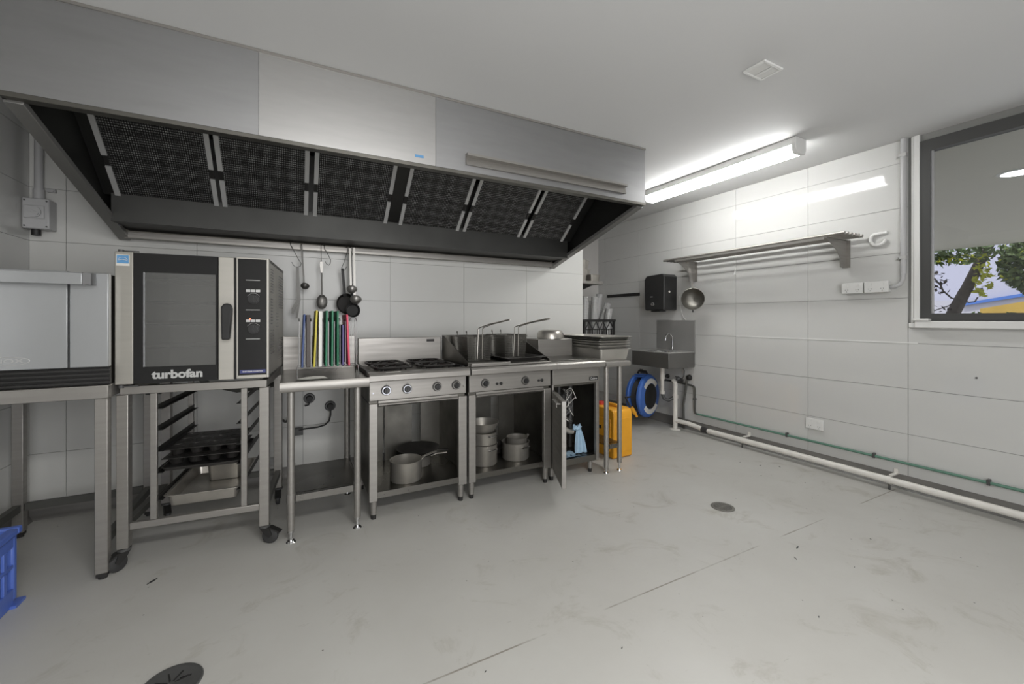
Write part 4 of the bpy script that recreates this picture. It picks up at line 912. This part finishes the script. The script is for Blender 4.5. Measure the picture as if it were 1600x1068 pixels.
single('magnetic_strip', MB().box(RX-.018, RX-.001, 4.02, 4.64, 1.552, 1.592), 'blackm', 'black magnetic knife strip on the dim right wall', 'knife strip', bevel=.002)

# ------------------------------------------------------------------ right wall: dispenser, sink, shelf
dp = thing('towel_dispenser', 'black paper towel dispenser on the wall above the hand sink', 'dispenser', (3.87, 3.575, 1.34))
obj('cover', MB().prism([(3.43, 1.36), (3.44, 1.352), (3.71, 1.352), (3.725, 1.365), (3.735, 1.72), (3.70, 1.765), (3.46, 1.775), (3.425, 1.745)], 'x', 3.765, RX-.001), 'blackpl', dp, bevel=.018)
obj('outlet_lip', MB().box(3.80, 3.90, 3.52, 3.66, 1.335, 1.351), 'blackpl', dp, bevel=.003)
obj('maker_mark', MB().box(3.7635, 3.7648, 3.60, 3.635, 1.508, 1.516), 'silver', dp)
obj('hand_symbol', MB().tube([(3.7635, 3.60+.026*math.cos(a*PI/8), 1.415+.026*math.sin(a*PI/8)) for a in range(0, 9)], .0018, 4).cyl((3.7635, 3.61, 1.415), (3.7645, 3.61, 1.415), .006, n=8).cyl((3.7635, 3.588, 1.415), (3.7645, 3.588, 1.415), .006, n=8), 'silver', dp)
obj('lock', MB().cyl((3.85, 3.4215, 1.565), (3.85, 3.4285, 1.565), .012, n=14), 'paper', dp)

sk_ = thing('hand_sink', 'wall mounted stainless hand sink with splashback and gooseneck tap', 'sink', (3.77, 3.44, .70))
sx0, sx1, sy0, sy1 = 3.555, RX-.012, 3.175, 3.72
bx0, bx1, by0, by1 = 3.60, 3.87, 3.27, 3.62
obj('rim', MB().box(sx0, bx0, sy0, sy1, .875, .885).box(bx1, sx1, sy0, sy1, .875, .885).box(bx0, bx1, sy0, by0, .875, .885).box(bx0, bx1, by1, sy1, .875, .885), 'sink', sk_, bevel=.002)
obj('apron', MB().box(sx0, sx0+.006, sy0, sy1, .712, .875).box(sx0+.006, sx1, sy0, sy0+.006, .712, .875).box(sx0+.006, sx1, sy1-.006, sy1, .712, .875).box(sx0+.03, sx1-.03, sy0+.03, sy1-.03, .712, .716), 'apron', sk_, bevel=.002)
obj('bowl', MB().lathe([(.165, .157), (.155, .13), (.12, .03), (.03, .008), (0, .008)], (3.735, 3.445, .718), 30), 'chrome', sk_, smooth=60)
obj('bowl_ring', MB().box(bx0, bx1, by0, by1, .870, .8745), 'chrome', sk_) if 0 else None
obj('splashback', MB().box(RX-.012, RX-.001, 3.172, 3.722, .86, 1.235), 'sink', sk_, bevel=.002)
tp = obj('tap', MB().cyl((3.905, 3.43, .8855), (3.905, 3.43, .93), .014, n=16).tube([(3.905, 3.43, .93), (3.905, 3.43, 1.00), (3.898, 3.43, 1.045), (3.87, 3.43, 1.075), (3.835, 3.43, 1.08), (3.803, 3.43, 1.062), (3.79, 3.43, 1.03), (3.788, 3.43, 1.00)], .009, 10), 'chrome', sk_)
for y in (3.37, 3.49): obj('sink_bracket', MB().box(RX-.06, RX-.012, y, y+.02, .68, .711), 'dkgrey', sk_)

pp = thing('waste_pipe', 'white waste pipe from under the hand sink running along the wall skirting', 'waste pipe', (3.84, 2.5, 0))
obj('tailpiece', MB().cyl((3.73, 3.42, .70), (3.73, 3.42, .56), .026).cyl((3.73, 3.42, .56), (3.73, 3.42, .40), .021).cyl((3.73, 3.42, .395), (3.73, 3.42, .43), .028), 'pvc', pp)
obj('trap', MB().tube([(3.73, 3.42, .395), (3.74, 3.40, .34), (3.775, 3.37, .325), (3.81, 3.345, .35), (3.828, 3.33, .38)], .019, 12), 'dkgrey', pp)
obj('riser', MB().cyl((3.83, 3.325, .012), (3.83, 3.325, .52), .025, n=18).cyl((3.83, 3.325, .35), (3.83, 3.325, .39), .031).tube([(3.83, 3.325, .50), (3.83, 3.33, .53), (3.835, 3.35, .545), (3.85, 3.37, .54)], .024, 12), 'pvc', pp)
obj('floor_flange', MB().lathe([(0, .012), (.05, .010), (.06, 0), (0, 0)], (3.83, 3.325, .0), 24), 'pvc', pp)
obj('long_run', MB().cyl((3.865, 2.93, .070), (3.865, .0, .070), .025, n=16), 'pvc', pp)
obj('bend', MB().tube([(3.83, 3.325, .10), (3.835, 3.27, .10), (3.85, 3.18, .098), (3.862, 3.08, .085), (3.865, 3.0, .072)], .024, 12), 'pvc', pp)
obj('coupling', MB().cyl((3.865, 3.00, .070), (3.865, 2.93, .070), .030, n=16), 'rubber', pp)
for y in (2.55, 1.42, .6):
    obj('pipe_clip', MB().lathe([(.0265, -.012), (.029, -.012), (.029, .012), (.0265, .012)], (3.865, y, .07), 16, (0, 1, 0)).box(3.889, RX-.001, y-.012, y+.012, .096, .104).box(3.972, RX-.001, y-.012, y+.012, .104, .135), 'pvc', pp)
    obj('pipe_foot', MB().cyl((3.865, y, 0), (3.865, y, .044), .008, n=8), 'dkgrey', pp)
gp = thing('water_pipe', 'thin green water pipe clipped along the right wall to the sink taps', 'pipe', (3.965, 2.0, .18))
obj('pipe', MB().tube([(3.962, .0, .195), (3.962, 3.14, .195)], .010, 8), 'green', gp)
obj('riser', MB().tube([(3.962, 3.14, .195), (3.962, 3.165, .20), (3.962, 3.172, .22), (3.962, 3.172, .47), (3.962, 3.18, .492), (3.962, 3.21, .50), (3.962, 3.42, .515), (3.962, 3.60, .515)], .011, 8), 'dkpipe', gp)
for y in (2.19, 1.55, .95): obj('clip', MB().box(3.948, RX-.001, y-.008, y+.008, .180, .218), 'dkgrey', gp, bevel=.002)
obj('clip', MB().box(3.945, RX-.001, 3.160, 3.184, .35, .366), 'dkgrey', gp)
fh = thing('flexible_hose', 'dark hose dropping from the round valve to the floor beside the sink', 'hose', (3.93, 3.25, 0))
obj('hose', MB().tube([(3.93, 3.25, .56), (3.925, 3.255, .50), (3.93, 3.275, .40), (3.92, 3.29, .28), (3.92, 3.285, .10), (3.92, 3.28, .01)], .013, 10), 'dkpipe', fh)
obj('valve_rose', MB().lathe([(0, .0), (.032, 0), (.030, .025), (.02, .04), (0, .042)], (RX-.001, 3.25, .585), 20, (-1, 0, 0)), 'blackm', fh)
def valve(label, x, y, z):
    t = thing('stop_valve', label, 'valve', (x, y, z))
    obj('body', MB().cyl((x, y, z), (RX-.001, y, z), .012, n=12).cyl((x, y, z-.03), (x, y, z+.04), .011, n=10), 'dkgrey', t)
    obj('wheel', MB().bar((x, y-.025, z+.045), (x, y+.025, z+.045), .012, .010).cyl((RX-.012, y, z), (RX-.001, y, z), .026), 'dkgrey', t)
valve('small dark tap above the blue hose reel', 3.90, 3.915, .565)
valve('dark stop valve under the sink left of the white pipe', 3.90, 3.56, .565)
valve('steel stop valve under the sink right of the white pipe', 3.90, 3.36, .54)
obj_ = single('sink_hose', MB().tube([(3.92, 3.345, .58), (3.92, 3.31, .56), (3.93, 3.29, .60), (3.93, 3.285, .66), (3.92, 3.30, .705)], .006, 8), 'dkpipe', 'thin hose rising from a stop valve to the sink underside', 'hose')

# hose reel
hr = thing('hose_reel', 'blue hose reel hanging low on the wall left of the sink', 'hose reel', (3.70, 3.7, .09))
ax = Vector((.30, -.95, 0)).normalized(); cc = Vector((3.715, 3.60, .34))
obj('rear_cheek', MB().lathe([(0, -.20), (.20, -.20), (.235, -.18), (.245, -.15), (.235, -.14), (0, -.14)], cc, 36, ax), 'reelblue', hr, smooth=30)
obj('drum', MB().lathe([(.16, -.145), (.20, -.13), (.20, -.06), (.16, -.045)], cc, 32, ax), 'rubber', hr)
obj('front_cheek', MB().lathe([(0, -.05), (.23, -.05), (.252, -.035), (.252, -.01), (.235, .008), (.20, .014), (0, .014)], cc, 40, ax), 'reelblue', hr, smooth=30)
u_, w_, d_ = frame(ax)
for a0 in (38, 218):
    out = []
    for k in range(17):
        a = math.radians(a0+104*k/16); e = u_*math.cos(a)+w_*math.sin(a); out.append((e*.152, e*.208))
    mb = MB(); vs = [cc+ax*t+q for t in (.0145, .0170) for pq in out for q in pq]; m2 = len(out)*2; fs = []
    for k in range(16):
        b0 = 2*k; fs += [(b0, b0+1, b0+3, b0+2), (m2+b0, m2+b0+2, m2+b0+3, m2+b0+1), (b0, b0+2, m2+b0+2, m2+b0), (b0+1, m2+b0+1, m2+b0+3, b0+3)]
    fs += [(0, m2, m2+1, 1), (32, 33, m2+33, m2+32)]
    obj('printed_label', mb.add(vs, fs), 'paper', hr)
obj('hub', MB().lathe([(0, .030), (.12, .027), (.148, .018), (.148, .0145)], cc, 36, ax), 'blackm', hr)
side = Vector((ax.y, -ax.x, 0))
for k in range(4):
    a = math.radians(70+k*14); p0 = cc-ax*.17+(side*math.cos(a)+Vector((0, 0, math.sin(a))))*.245; p1 = cc-ax*.03+(side*math.cos(a)+Vector((0, 0, math.sin(a))))*.252
    obj('spine_rib', MB().bar(p0, p1, .045, .012), 'reelblue', hr)
for k in range(4):
    a = math.radians(150+k*16); p0 = cc-ax*.17+(side*math.cos(a)+Vector((0, 0, math.sin(a))))*.243; p1 = cc-ax*.03+(side*math.cos(a)+Vector((0, 0, math.sin(a))))*.250
    obj('spine_rib', MB().bar(p0, p1, .045, .012), 'reelblue', hr)
tpz = cc+Vector((0, 0, .255))-ax*.09
obj('carry_handle', MB().tube([tpz-ax*.06, tpz-ax*.045+Vector((0, 0, .032)), tpz+ax*.045+Vector((0, 0, .032)), tpz+ax*.06], .012, 10), 'blackm', hr)
obj('wall_bracket', MB().bar((3.74, 3.83, .34), (RX-.001, 3.86, .34), .05, .10).box(RX-.012, RX-.001, 3.80, 3.92, .18, .50), 'dkgrey', hr)
nz = Vector((3.42, 3.57, .19))
obj('hose_end', MB().cyl(nz+Vector((-.02, 0, .05)), nz+Vector((.02, -.02, -.02)), .026, .022).cyl(nz+Vector((.02, -.02, -.02)), nz+Vector((.04, -.03, -.055)), .015), 'orange', hr, label='yellow hose coupling')
obj('hose_tail', MB().tube([cc-ax*.10+side*-.20, Vector((3.40, 3.66, .34)), nz+Vector((-.03, 0, .06))], .012, 8), 'rubber', hr)

# wall shelf of tubes
wsf = thing('tube_shelf', 'long wall shelf of steel tubes on two brackets under the batten light', 'shelf', (3.8, 2.47, 1.66))
for k in range(6):
    x = 3.665+k*.054
    obj('tube', MB().cyl((x, 1.61, 1.90), (x, 3.34, 1.90), .0125, n=14), 'steel', wsf)
for y in (1.735, 3.175):
    obj('bracket', MB().prism([(RX-.001, 1.886), (RX-.30, 1.886), (RX-.28, 1.865), (RX-.16, 1.80), (RX-.105, 1.74), (RX-.10, 1.665), (RX-.001, 1.665)], 'y', y, y+.005).box(3.648, RX-.001, y-.012, y+.014, 1.883, 1.8875).box(RX-.006, RX-.001, y-.025, y+.03, 1.665, 1.883), 'steel', wsf)
obj('front_rail', MB().box(3.645, 3.649, 1.74, 3.175, 1.868, 1.888), 'steel', wsf)

# colander hanging from the bracket
cl = thing('strainer', 'round steel strainer with long handle hanging from the tube shelf bracket', 'strainer', (3.77, 3.05, 1.34))
sc = Vector((3.775, 3.045, 1.465)); sd_ = Vector((-.80, -.58, .10)).normalized()
obj('bowl', MB().lathe([(0, -.062), (.05, -.055), (.09, -.03), (.112, 0), (.116, .004), (.112, .006), (.088, -.026), (.048, -.05), (0, -.057)], sc, 32, sd_), 'steel_dk', cl, smooth=60)
obj('ring', MB().tube([sc+(frame(sd_)[0]*math.cos(a*PI/16)+frame(sd_)[1]*math.sin(a*PI/16))*.115 for a in range(32)], .004, 6, True), 'steel', cl)
obj('handle', MB().bar(sc+Vector((0, 0, .117)), (3.79, 3.10, 1.80), .022, .006, up=(1, .5, 0)).tube([(3.79, 3.10, 1.79), (3.80, 3.13, 1.865), (3.80, 3.185, 1.8925), (3.80, 3.20, 1.870)], .0035, 6), 'steel', cl)
obj('rest_hook', MB().bar(sc-Vector((0, 0, .117)), sc-Vector((0, 0, .145)), .018, .006), 'dkgrey', cl)
single('white_cord', MB().tube([(RX-.02, 3.38, 1.52), (RX-.012, 3.375, 1.42), (RX-.008, 3.36, 1.33), (RX-.010, 3.33, 1.27), (RX-.006, 3.30, 1.24)], .0035, 6), 'white', 'thin white cord hanging down to the sink splashback', 'cord')
single('wall_hook', MB().tube([(RX-.004, 1.475+.0, 1.905)]+circ((1.525, 1.862), .047, 55, -170, 16, 'yz', RX-.016), .012, 10), 'white', 'white curved plastic hook on the wall right of the tube shelf', 'hook')
single('wall_clip', MB().box(RX-.010, RX-.001, 2.69, 2.705, 1.700, 1.745).tube([(RX-.012, 2.697, 1.735), (RX-.020, 2.697, 1.705), (RX-.030, 2.697, 1.70), (RX-.034, 2.697, 1.715)], .003, 6), 'white', 'tiny white adhesive hook on the wall below the tube shelf', 'hook')

# power points and conduit
def gpo(name, label, y0, y1, z0, z1, dep, ports=True):
    t = thing(name, label, 'power outlet', (RX, (y0+y1)/2, z0))
    obj('box', MB().box(RX-dep+.008, RX-.001, y0+.003, y1-.003, z0+.002, z1-.002), 'white', t, bevel=.003)
    obj('plate', MB().box(RX-dep, RX-dep+.008, y0, y1, z0, z1), 'white', t, bevel=.003)
    yc = (y0+y1)/2
    for s in (-1, 1):
        y = yc+s*(y1-y0)*.25
        obj('rocker', MB().box(RX-dep-.004, RX-dep, y-.010, y+.010, z1-.030, z1-.012), 'white', t)
        for dy, r in ((-.008, .5), (.008, -.5), (0, 0)):
            zz = z0+.028 if dy else z0+.014
            obj('pin_slot', MB().bar((RX-dep-.0008, y+dy-.002*r, zz-.004), (RX-dep-.0008, y+dy+.002*r, zz+.004), .0022, .0022), 'dkgrey', t)
gpo('double_outlet', 'left double power outlet box under the tube shelf', 1.607, 1.748, 1.452, 1.535, .055)
gpo('double_outlet', 'right double power outlet box, joined to the conduit', 1.448, 1.597, 1.452, 1.535, .055)
gpo('double_outlet', 'white double outlet low on the wall above the skirting', 1.897, 2.037, .300, .392, .016)
cd = thing('conduit', 'grey conduit pipe running from the ceiling down to the power outlets', 'conduit', (3.955, 1.38, 1.47))
obj('pipe', MB().cyl((3.958, 1.372, H-.001), (3.958, 1.372, 1.58), .0175, n=16).tube([(3.958, 1.372, 1.58), (3.958, 1.375, 1.54), (3.957, 1.39, 1.505), (3.956, 1.415, 1.492), (3.955, 1.447, 1.490)], .0135, 12), 'greypl', cd)
for z in (2.45, 1.70): obj('saddle', MB().box(3.938, RX-.001, 1.352, 1.392, z-.012, z+.012).box(RX-.008, RX-.001, 1.392, 1.425, z-.010, z+.006).cyl((RX-.008, 1.412, z), (RX-.014, 1.412, z), .006, n=8), 'silver', cd)
single('wall_plug', MB().cyl((RX-.006, 1.009, .862), (RX-.0005, 1.009, .862), .006, n=8), 'dkgrey', 'small dark screw left in the tiles below the window', 'screw')

# ------------------------------------------------------------------ floor: drains, crate, debris
def drain(label, x, y, r):
    t = thing('floor_drain', label, 'drain', (x, y, 0))
    obj('rim', MB().lathe([(r*.74, .0005), (r*.76, .004), (r*.98, .004), (r, .0005)], (x, y, 0), 36), 'drainmetal', t)
    obj('pit', MB().cyl((x, y, .0003), (x, y, .0010), r*.75, n=30), 'black', t)
    obj('cross_bar', MB().box(x-r*.74, x+r*.74, y-.004, y+.004, .001, .004).box(x-.004, x+.004, y-r*.74, y+r*.74, .001, .0038), 'drainmetal', t)
    for sx in (-1, 1):
        for k in range(-5, 6):
            if k == 0: continue
            yy_ = y+k*r*.13; L = math.sqrt(max(0, (r*.73)**2-(yy_-y)**2))
            obj('grate_bar', MB().box(min(x+sx*.006, x+sx*L), max(x+sx*.006, x+sx*L), yy_-.0028, yy_+.0028, .0012, .0035), 'drainmetal', t)
drain('small round floor drain in the middle of the room', 2.522, 1.800, .073)
dr2 = thing('drain_cover', 'round dark steel floor cover at the bottom edge of the picture', 'drain', (-.372, 1.81, 0))
obj('plate', MB().lathe([(0, .003), (.064, .003), (.070, .005), (.088, .005), (.092, .0003)], (-.375, 1.80, 0), 40), 'dkgrey', dr2)
for k in range(4):
    a = k*PI/4+.3
    obj('spoke', MB().bar((-.375+.012*math.cos(a), 1.80+.012*math.sin(a), .0035), (-.375+.055*math.cos(a), 1.80+.055*math.sin(a), .0035), .005, .002), 'blackm', dr2)
obj('slot', MB().box(-.352, -.320, 1.812, 1.818, .003, .0042), 'black', dr2)
bc = thing('milk_crate', 'blue plastic milk crate on the floor at the left edge', 'crate', (-1.25, 2.49, 0))
cX0, cX1, cY0, cY1, cH = -1.42, -1.085, 2.30, 2.645, .335
obj('base', MB().box(cX0+.01, cX1-.01, cY0+.01, cY1-.01, .0, .02), 'blue', bc)
obj('top_rim', MB().box(cX0-.012, cX1+.012, cY1-.022, cY1+.012, cH-.03, cH).box(cX0-.012, cX1+.012, cY0-.012, cY0+.022, cH-.03, cH).box(cX0-.012, cX0+.022, cY0+.022, cY1-.022, cH-.03, cH).box(cX1-.022, cX1+.012, cY0+.022, cY1-.022, cH-.03, cH), 'blue', bc, bevel=.006)
for x in (cX0, cX1-.03):
    for y in (cY0, cY1-.03): obj('corner_post', MB().box(x, x+.03, y, y+.03, .02, cH-.03), 'blue', bc, bevel=.008)
for ax_, v in (('y', cX1-.012), ('y', cX0), ('x', cY0), ('x', cY1-.012)):
    mb = MB(); lo, hi = (cY0+.03, cY1-.03) if ax_ == 'y' else (cX0+.03, cX1-.03)
    def bb(p, q, z0, z1):
        if ax_ == 'y': mb.box(v, v+.012, p, q, z0, z1)
        else: mb.box(p, q, v, v+.012, z0, z1)
    bb(lo, hi, .0, .075); bb(lo, hi, .165, .18); bb(lo, hi, .255, cH-.03)
    for k in range(1, 5):
        p = lo+(hi-lo)*k/5; bb(p-.012, p+.012, .075, .165); bb(p-.012, p+.012, .18, .255)
    obj('side_lattice', mb, 'blue', bc, bevel=.003)
obj('foot_flange', MB().box(cX1-.01, cX1+.02, cY1-.06, cY1+.015, 0, .012), 'blue', bc)
rd = random.Random(3)
for k, (x, y, L, a) in enumerate([(2.439, 1.293, .035, .2), (2.319, 1.239, .026, 1.0), (3.442, 2.293, .02, .3), (3.635, 2.068, .02, 1.2), (3.521, 2.162, .012, 2), (3.453, 1.776, .015, .8), (2.498, 1.057, .012, .1), (1.103, 1.207, .012, .5), (3.30, 2.02, .012, 0), (3.20, 1.60, .01, .7), (2.9, 1.15, .01, 1.2), (-.60, 2.55, .05, .9), (1.95, .95, .014, .6), (.6, 1.35, .01, .6)]):
    c, s_ = math.cos(a)*L/2, math.sin(a)*L/2; w = L*.16
    mb = MB().prism([(x-c, y-s_), (x+s_*.25, y-c*.25), (x+c, y+s_), (x-s_*.25, y+c*.25)], 'z', .0002, .0028)
    single('floor_debris', mb, 'rubber' if k != 1 else 'skirt', 'small dark fleck of debris lying on the grey floor', 'debris', 'flecks of debris on the floor')

# ------------------------------------------------------------------ outside the window
ext_ground = struct('ground', MB().box(RX+.14, 26, -14, 18, -.25, -.15), mat('paving', srgb(205, 202, 195), .8, 0, .15, 3))
sf = struct('soffit', MB().box(RX+.14, 10.5, -8, 16, 2.50, 2.66), mat('soffit_paint', srgb(214, 211, 200), .7))
dl = thing('downlight', 'round bright downlight in the soffit outside the window', 'downlight', (5.46, 1.14, 2.5))
obj('lens', MB().cyl((5.46, 1.14, 2.499), (5.46, 1.14, 2.492), .10, n=28), 'dlight', dl)
obj('trim_ring', MB().lathe([(.102, -.001), (.102, -.010), (.125, -.006), (.128, -.001)], (5.46, 1.14, 2.5), 28), 'white', dl)
bl = thing('far_building', 'pale lavender building with a blue band beyond the trees', 'building', (18, 3, -.15))
obj('wall', MB().box(19, 19.3, -4, 14, 1.86, 6.0), mat('lavender_render', srgb(168, 168, 186), .7), bl)
obj('blue_band', MB().prism([(-4, 3.42), (5.13, 1.66), (5.13, 1.75), (-4, 3.51)], 'x', 18.86, 18.98), 'reelblue', bl)
obj('lower_wall', MB().box(19, 19.3, -4, 14, -.15, 1.859), mat('lower_render', srgb(170, 168, 178), .7), bl)
yf = thing('yellow_awning', 'yellow ochre awning below the blue band outside the window', 'awning', (17.9, 2.5, -.15))
obj('canopy', MB().prism([(-3, 3.20), (4.46, 1.55), (4.46, 1.34), (-3, 1.34)], 'x', 17.85, 17.95), mat('ochre_fabric', srgb(168, 138, 62), .8, 0, .2, 1), yf)
obj('post', MB().box(17.87, 17.93, 4.4, 4.5, -.15, 1.4).box(17.87, 17.93, -2.9, -2.8, -.15, 1.4), 'dkgrey', yf)
M['bark'] = mat('bark', srgb(92, 84, 80), .9, 0, .3, 14, .5)
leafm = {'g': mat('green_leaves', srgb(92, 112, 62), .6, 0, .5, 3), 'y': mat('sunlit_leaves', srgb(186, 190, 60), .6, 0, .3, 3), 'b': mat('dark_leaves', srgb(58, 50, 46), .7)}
def leaves(t, name, m, c, rad, n, size, seed):
    rr = random.Random(seed); mb = MB()
    for i in range(n):
        while 1:
            p = [rr.uniform(-1, 1) for _ in range(3)]
            if sum(q*q for q in p) < 1: break
        o = Vector((c[0]+p[0]*rad[0], c[1]+p[1]*rad[1], c[2]+p[2]*rad[2])); s = size*rr.uniform(.6, 1.3)
        d = Vector([rr.uniform(-1, 1) for _ in range(3)]).normalized(); e = d.cross(Vector([rr.uniform(-1, 1) for _ in range(3)])).normalized(); n_ = d.cross(e)
        mb.add([o-d*s, o+e*s*.45+n_*s*.12, o+d*s, o-e*s*.45+n_*s*.12], [(0, 1, 2), (0, 2, 3)])
    return obj(name, mb, leafm[m], t, kind='stuff', smooth=180)
t1 = thing('leaning_tree', 'leaning grey tree trunk with sparse leaves outside the window', 'tree', (11, 3.2, -.15))
obj('trunk', MB().cyl((11, 3.35, -.15), (11, 3.15, 1.25), .16, .12).cyl((11, 3.15, 1.2), (11, 2.93, 1.78), .10, .085).cyl((11, 2.93, 1.76), (11, 2.70, 2.42), .085, .07).cyl((11, 2.70, 2.40), (11.1, 2.2, 3.8), .07, .04), 'bark', t1)
obj('branch', MB().tube([(11, 3.02, 1.62), (10.95, 3.10, 1.64), (10.9, 3.20, 1.78), (10.9, 3.24, 1.90), (10.9, 3.34, 2.05)], .014, 6).tube([(11, 2.99, 1.66), (10.9, 3.12, 1.50), (10.9, 3.30, 1.42), (10.9, 3.45, 1.36)], .009, 6), 'bark', t1)
obj('branch', MB().tube([(11, 2.96, 1.62), (10.95, 2.88, 1.55), (10.95, 2.80, 1.56), (10.9, 2.75, 1.64)], .011, 6).tube([(11, 2.92, 1.70), (10.95, 2.82, 1.76), (10.95, 2.70, 1.80)], .012, 6), 'bark', t1)
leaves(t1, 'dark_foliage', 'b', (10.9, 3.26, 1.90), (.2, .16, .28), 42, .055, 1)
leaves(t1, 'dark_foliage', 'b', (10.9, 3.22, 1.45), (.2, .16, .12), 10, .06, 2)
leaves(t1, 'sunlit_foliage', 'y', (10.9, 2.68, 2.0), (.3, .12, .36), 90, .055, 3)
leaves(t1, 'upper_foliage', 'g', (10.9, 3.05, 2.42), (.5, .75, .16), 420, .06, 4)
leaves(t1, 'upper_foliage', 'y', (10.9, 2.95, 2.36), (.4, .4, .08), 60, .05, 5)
t2 = thing('leafy_tree', 'dense green leafy tree at the right of the window view', 'tree', (11.5, 2.1, -.15))
obj('trunk', MB().cyl((11.6, 1.9, -.15), (11.6, 1.85, 2.6), .12, .08), 'bark', t2)
leaves(t2, 'foliage', 'g', (11.5, 2.02, 2.22), (.7, .62, .62), 2600, .07, 6)
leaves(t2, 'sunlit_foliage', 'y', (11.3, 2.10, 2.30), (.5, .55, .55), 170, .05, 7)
t3 = thing('low_shrub', 'low dark shrubs along the bottom of the window view', 'shrub', (12, 2.9, -.15))
obj('stem', MB().cyl((12, 3.0, -.15), (12, 3.0, 1.1), .03), 'bark', t3)
leaves(t3, 'foliage', 'g', (12, 3.0, 1.12), (.5, 1.3, .24), 900, .07, 8)
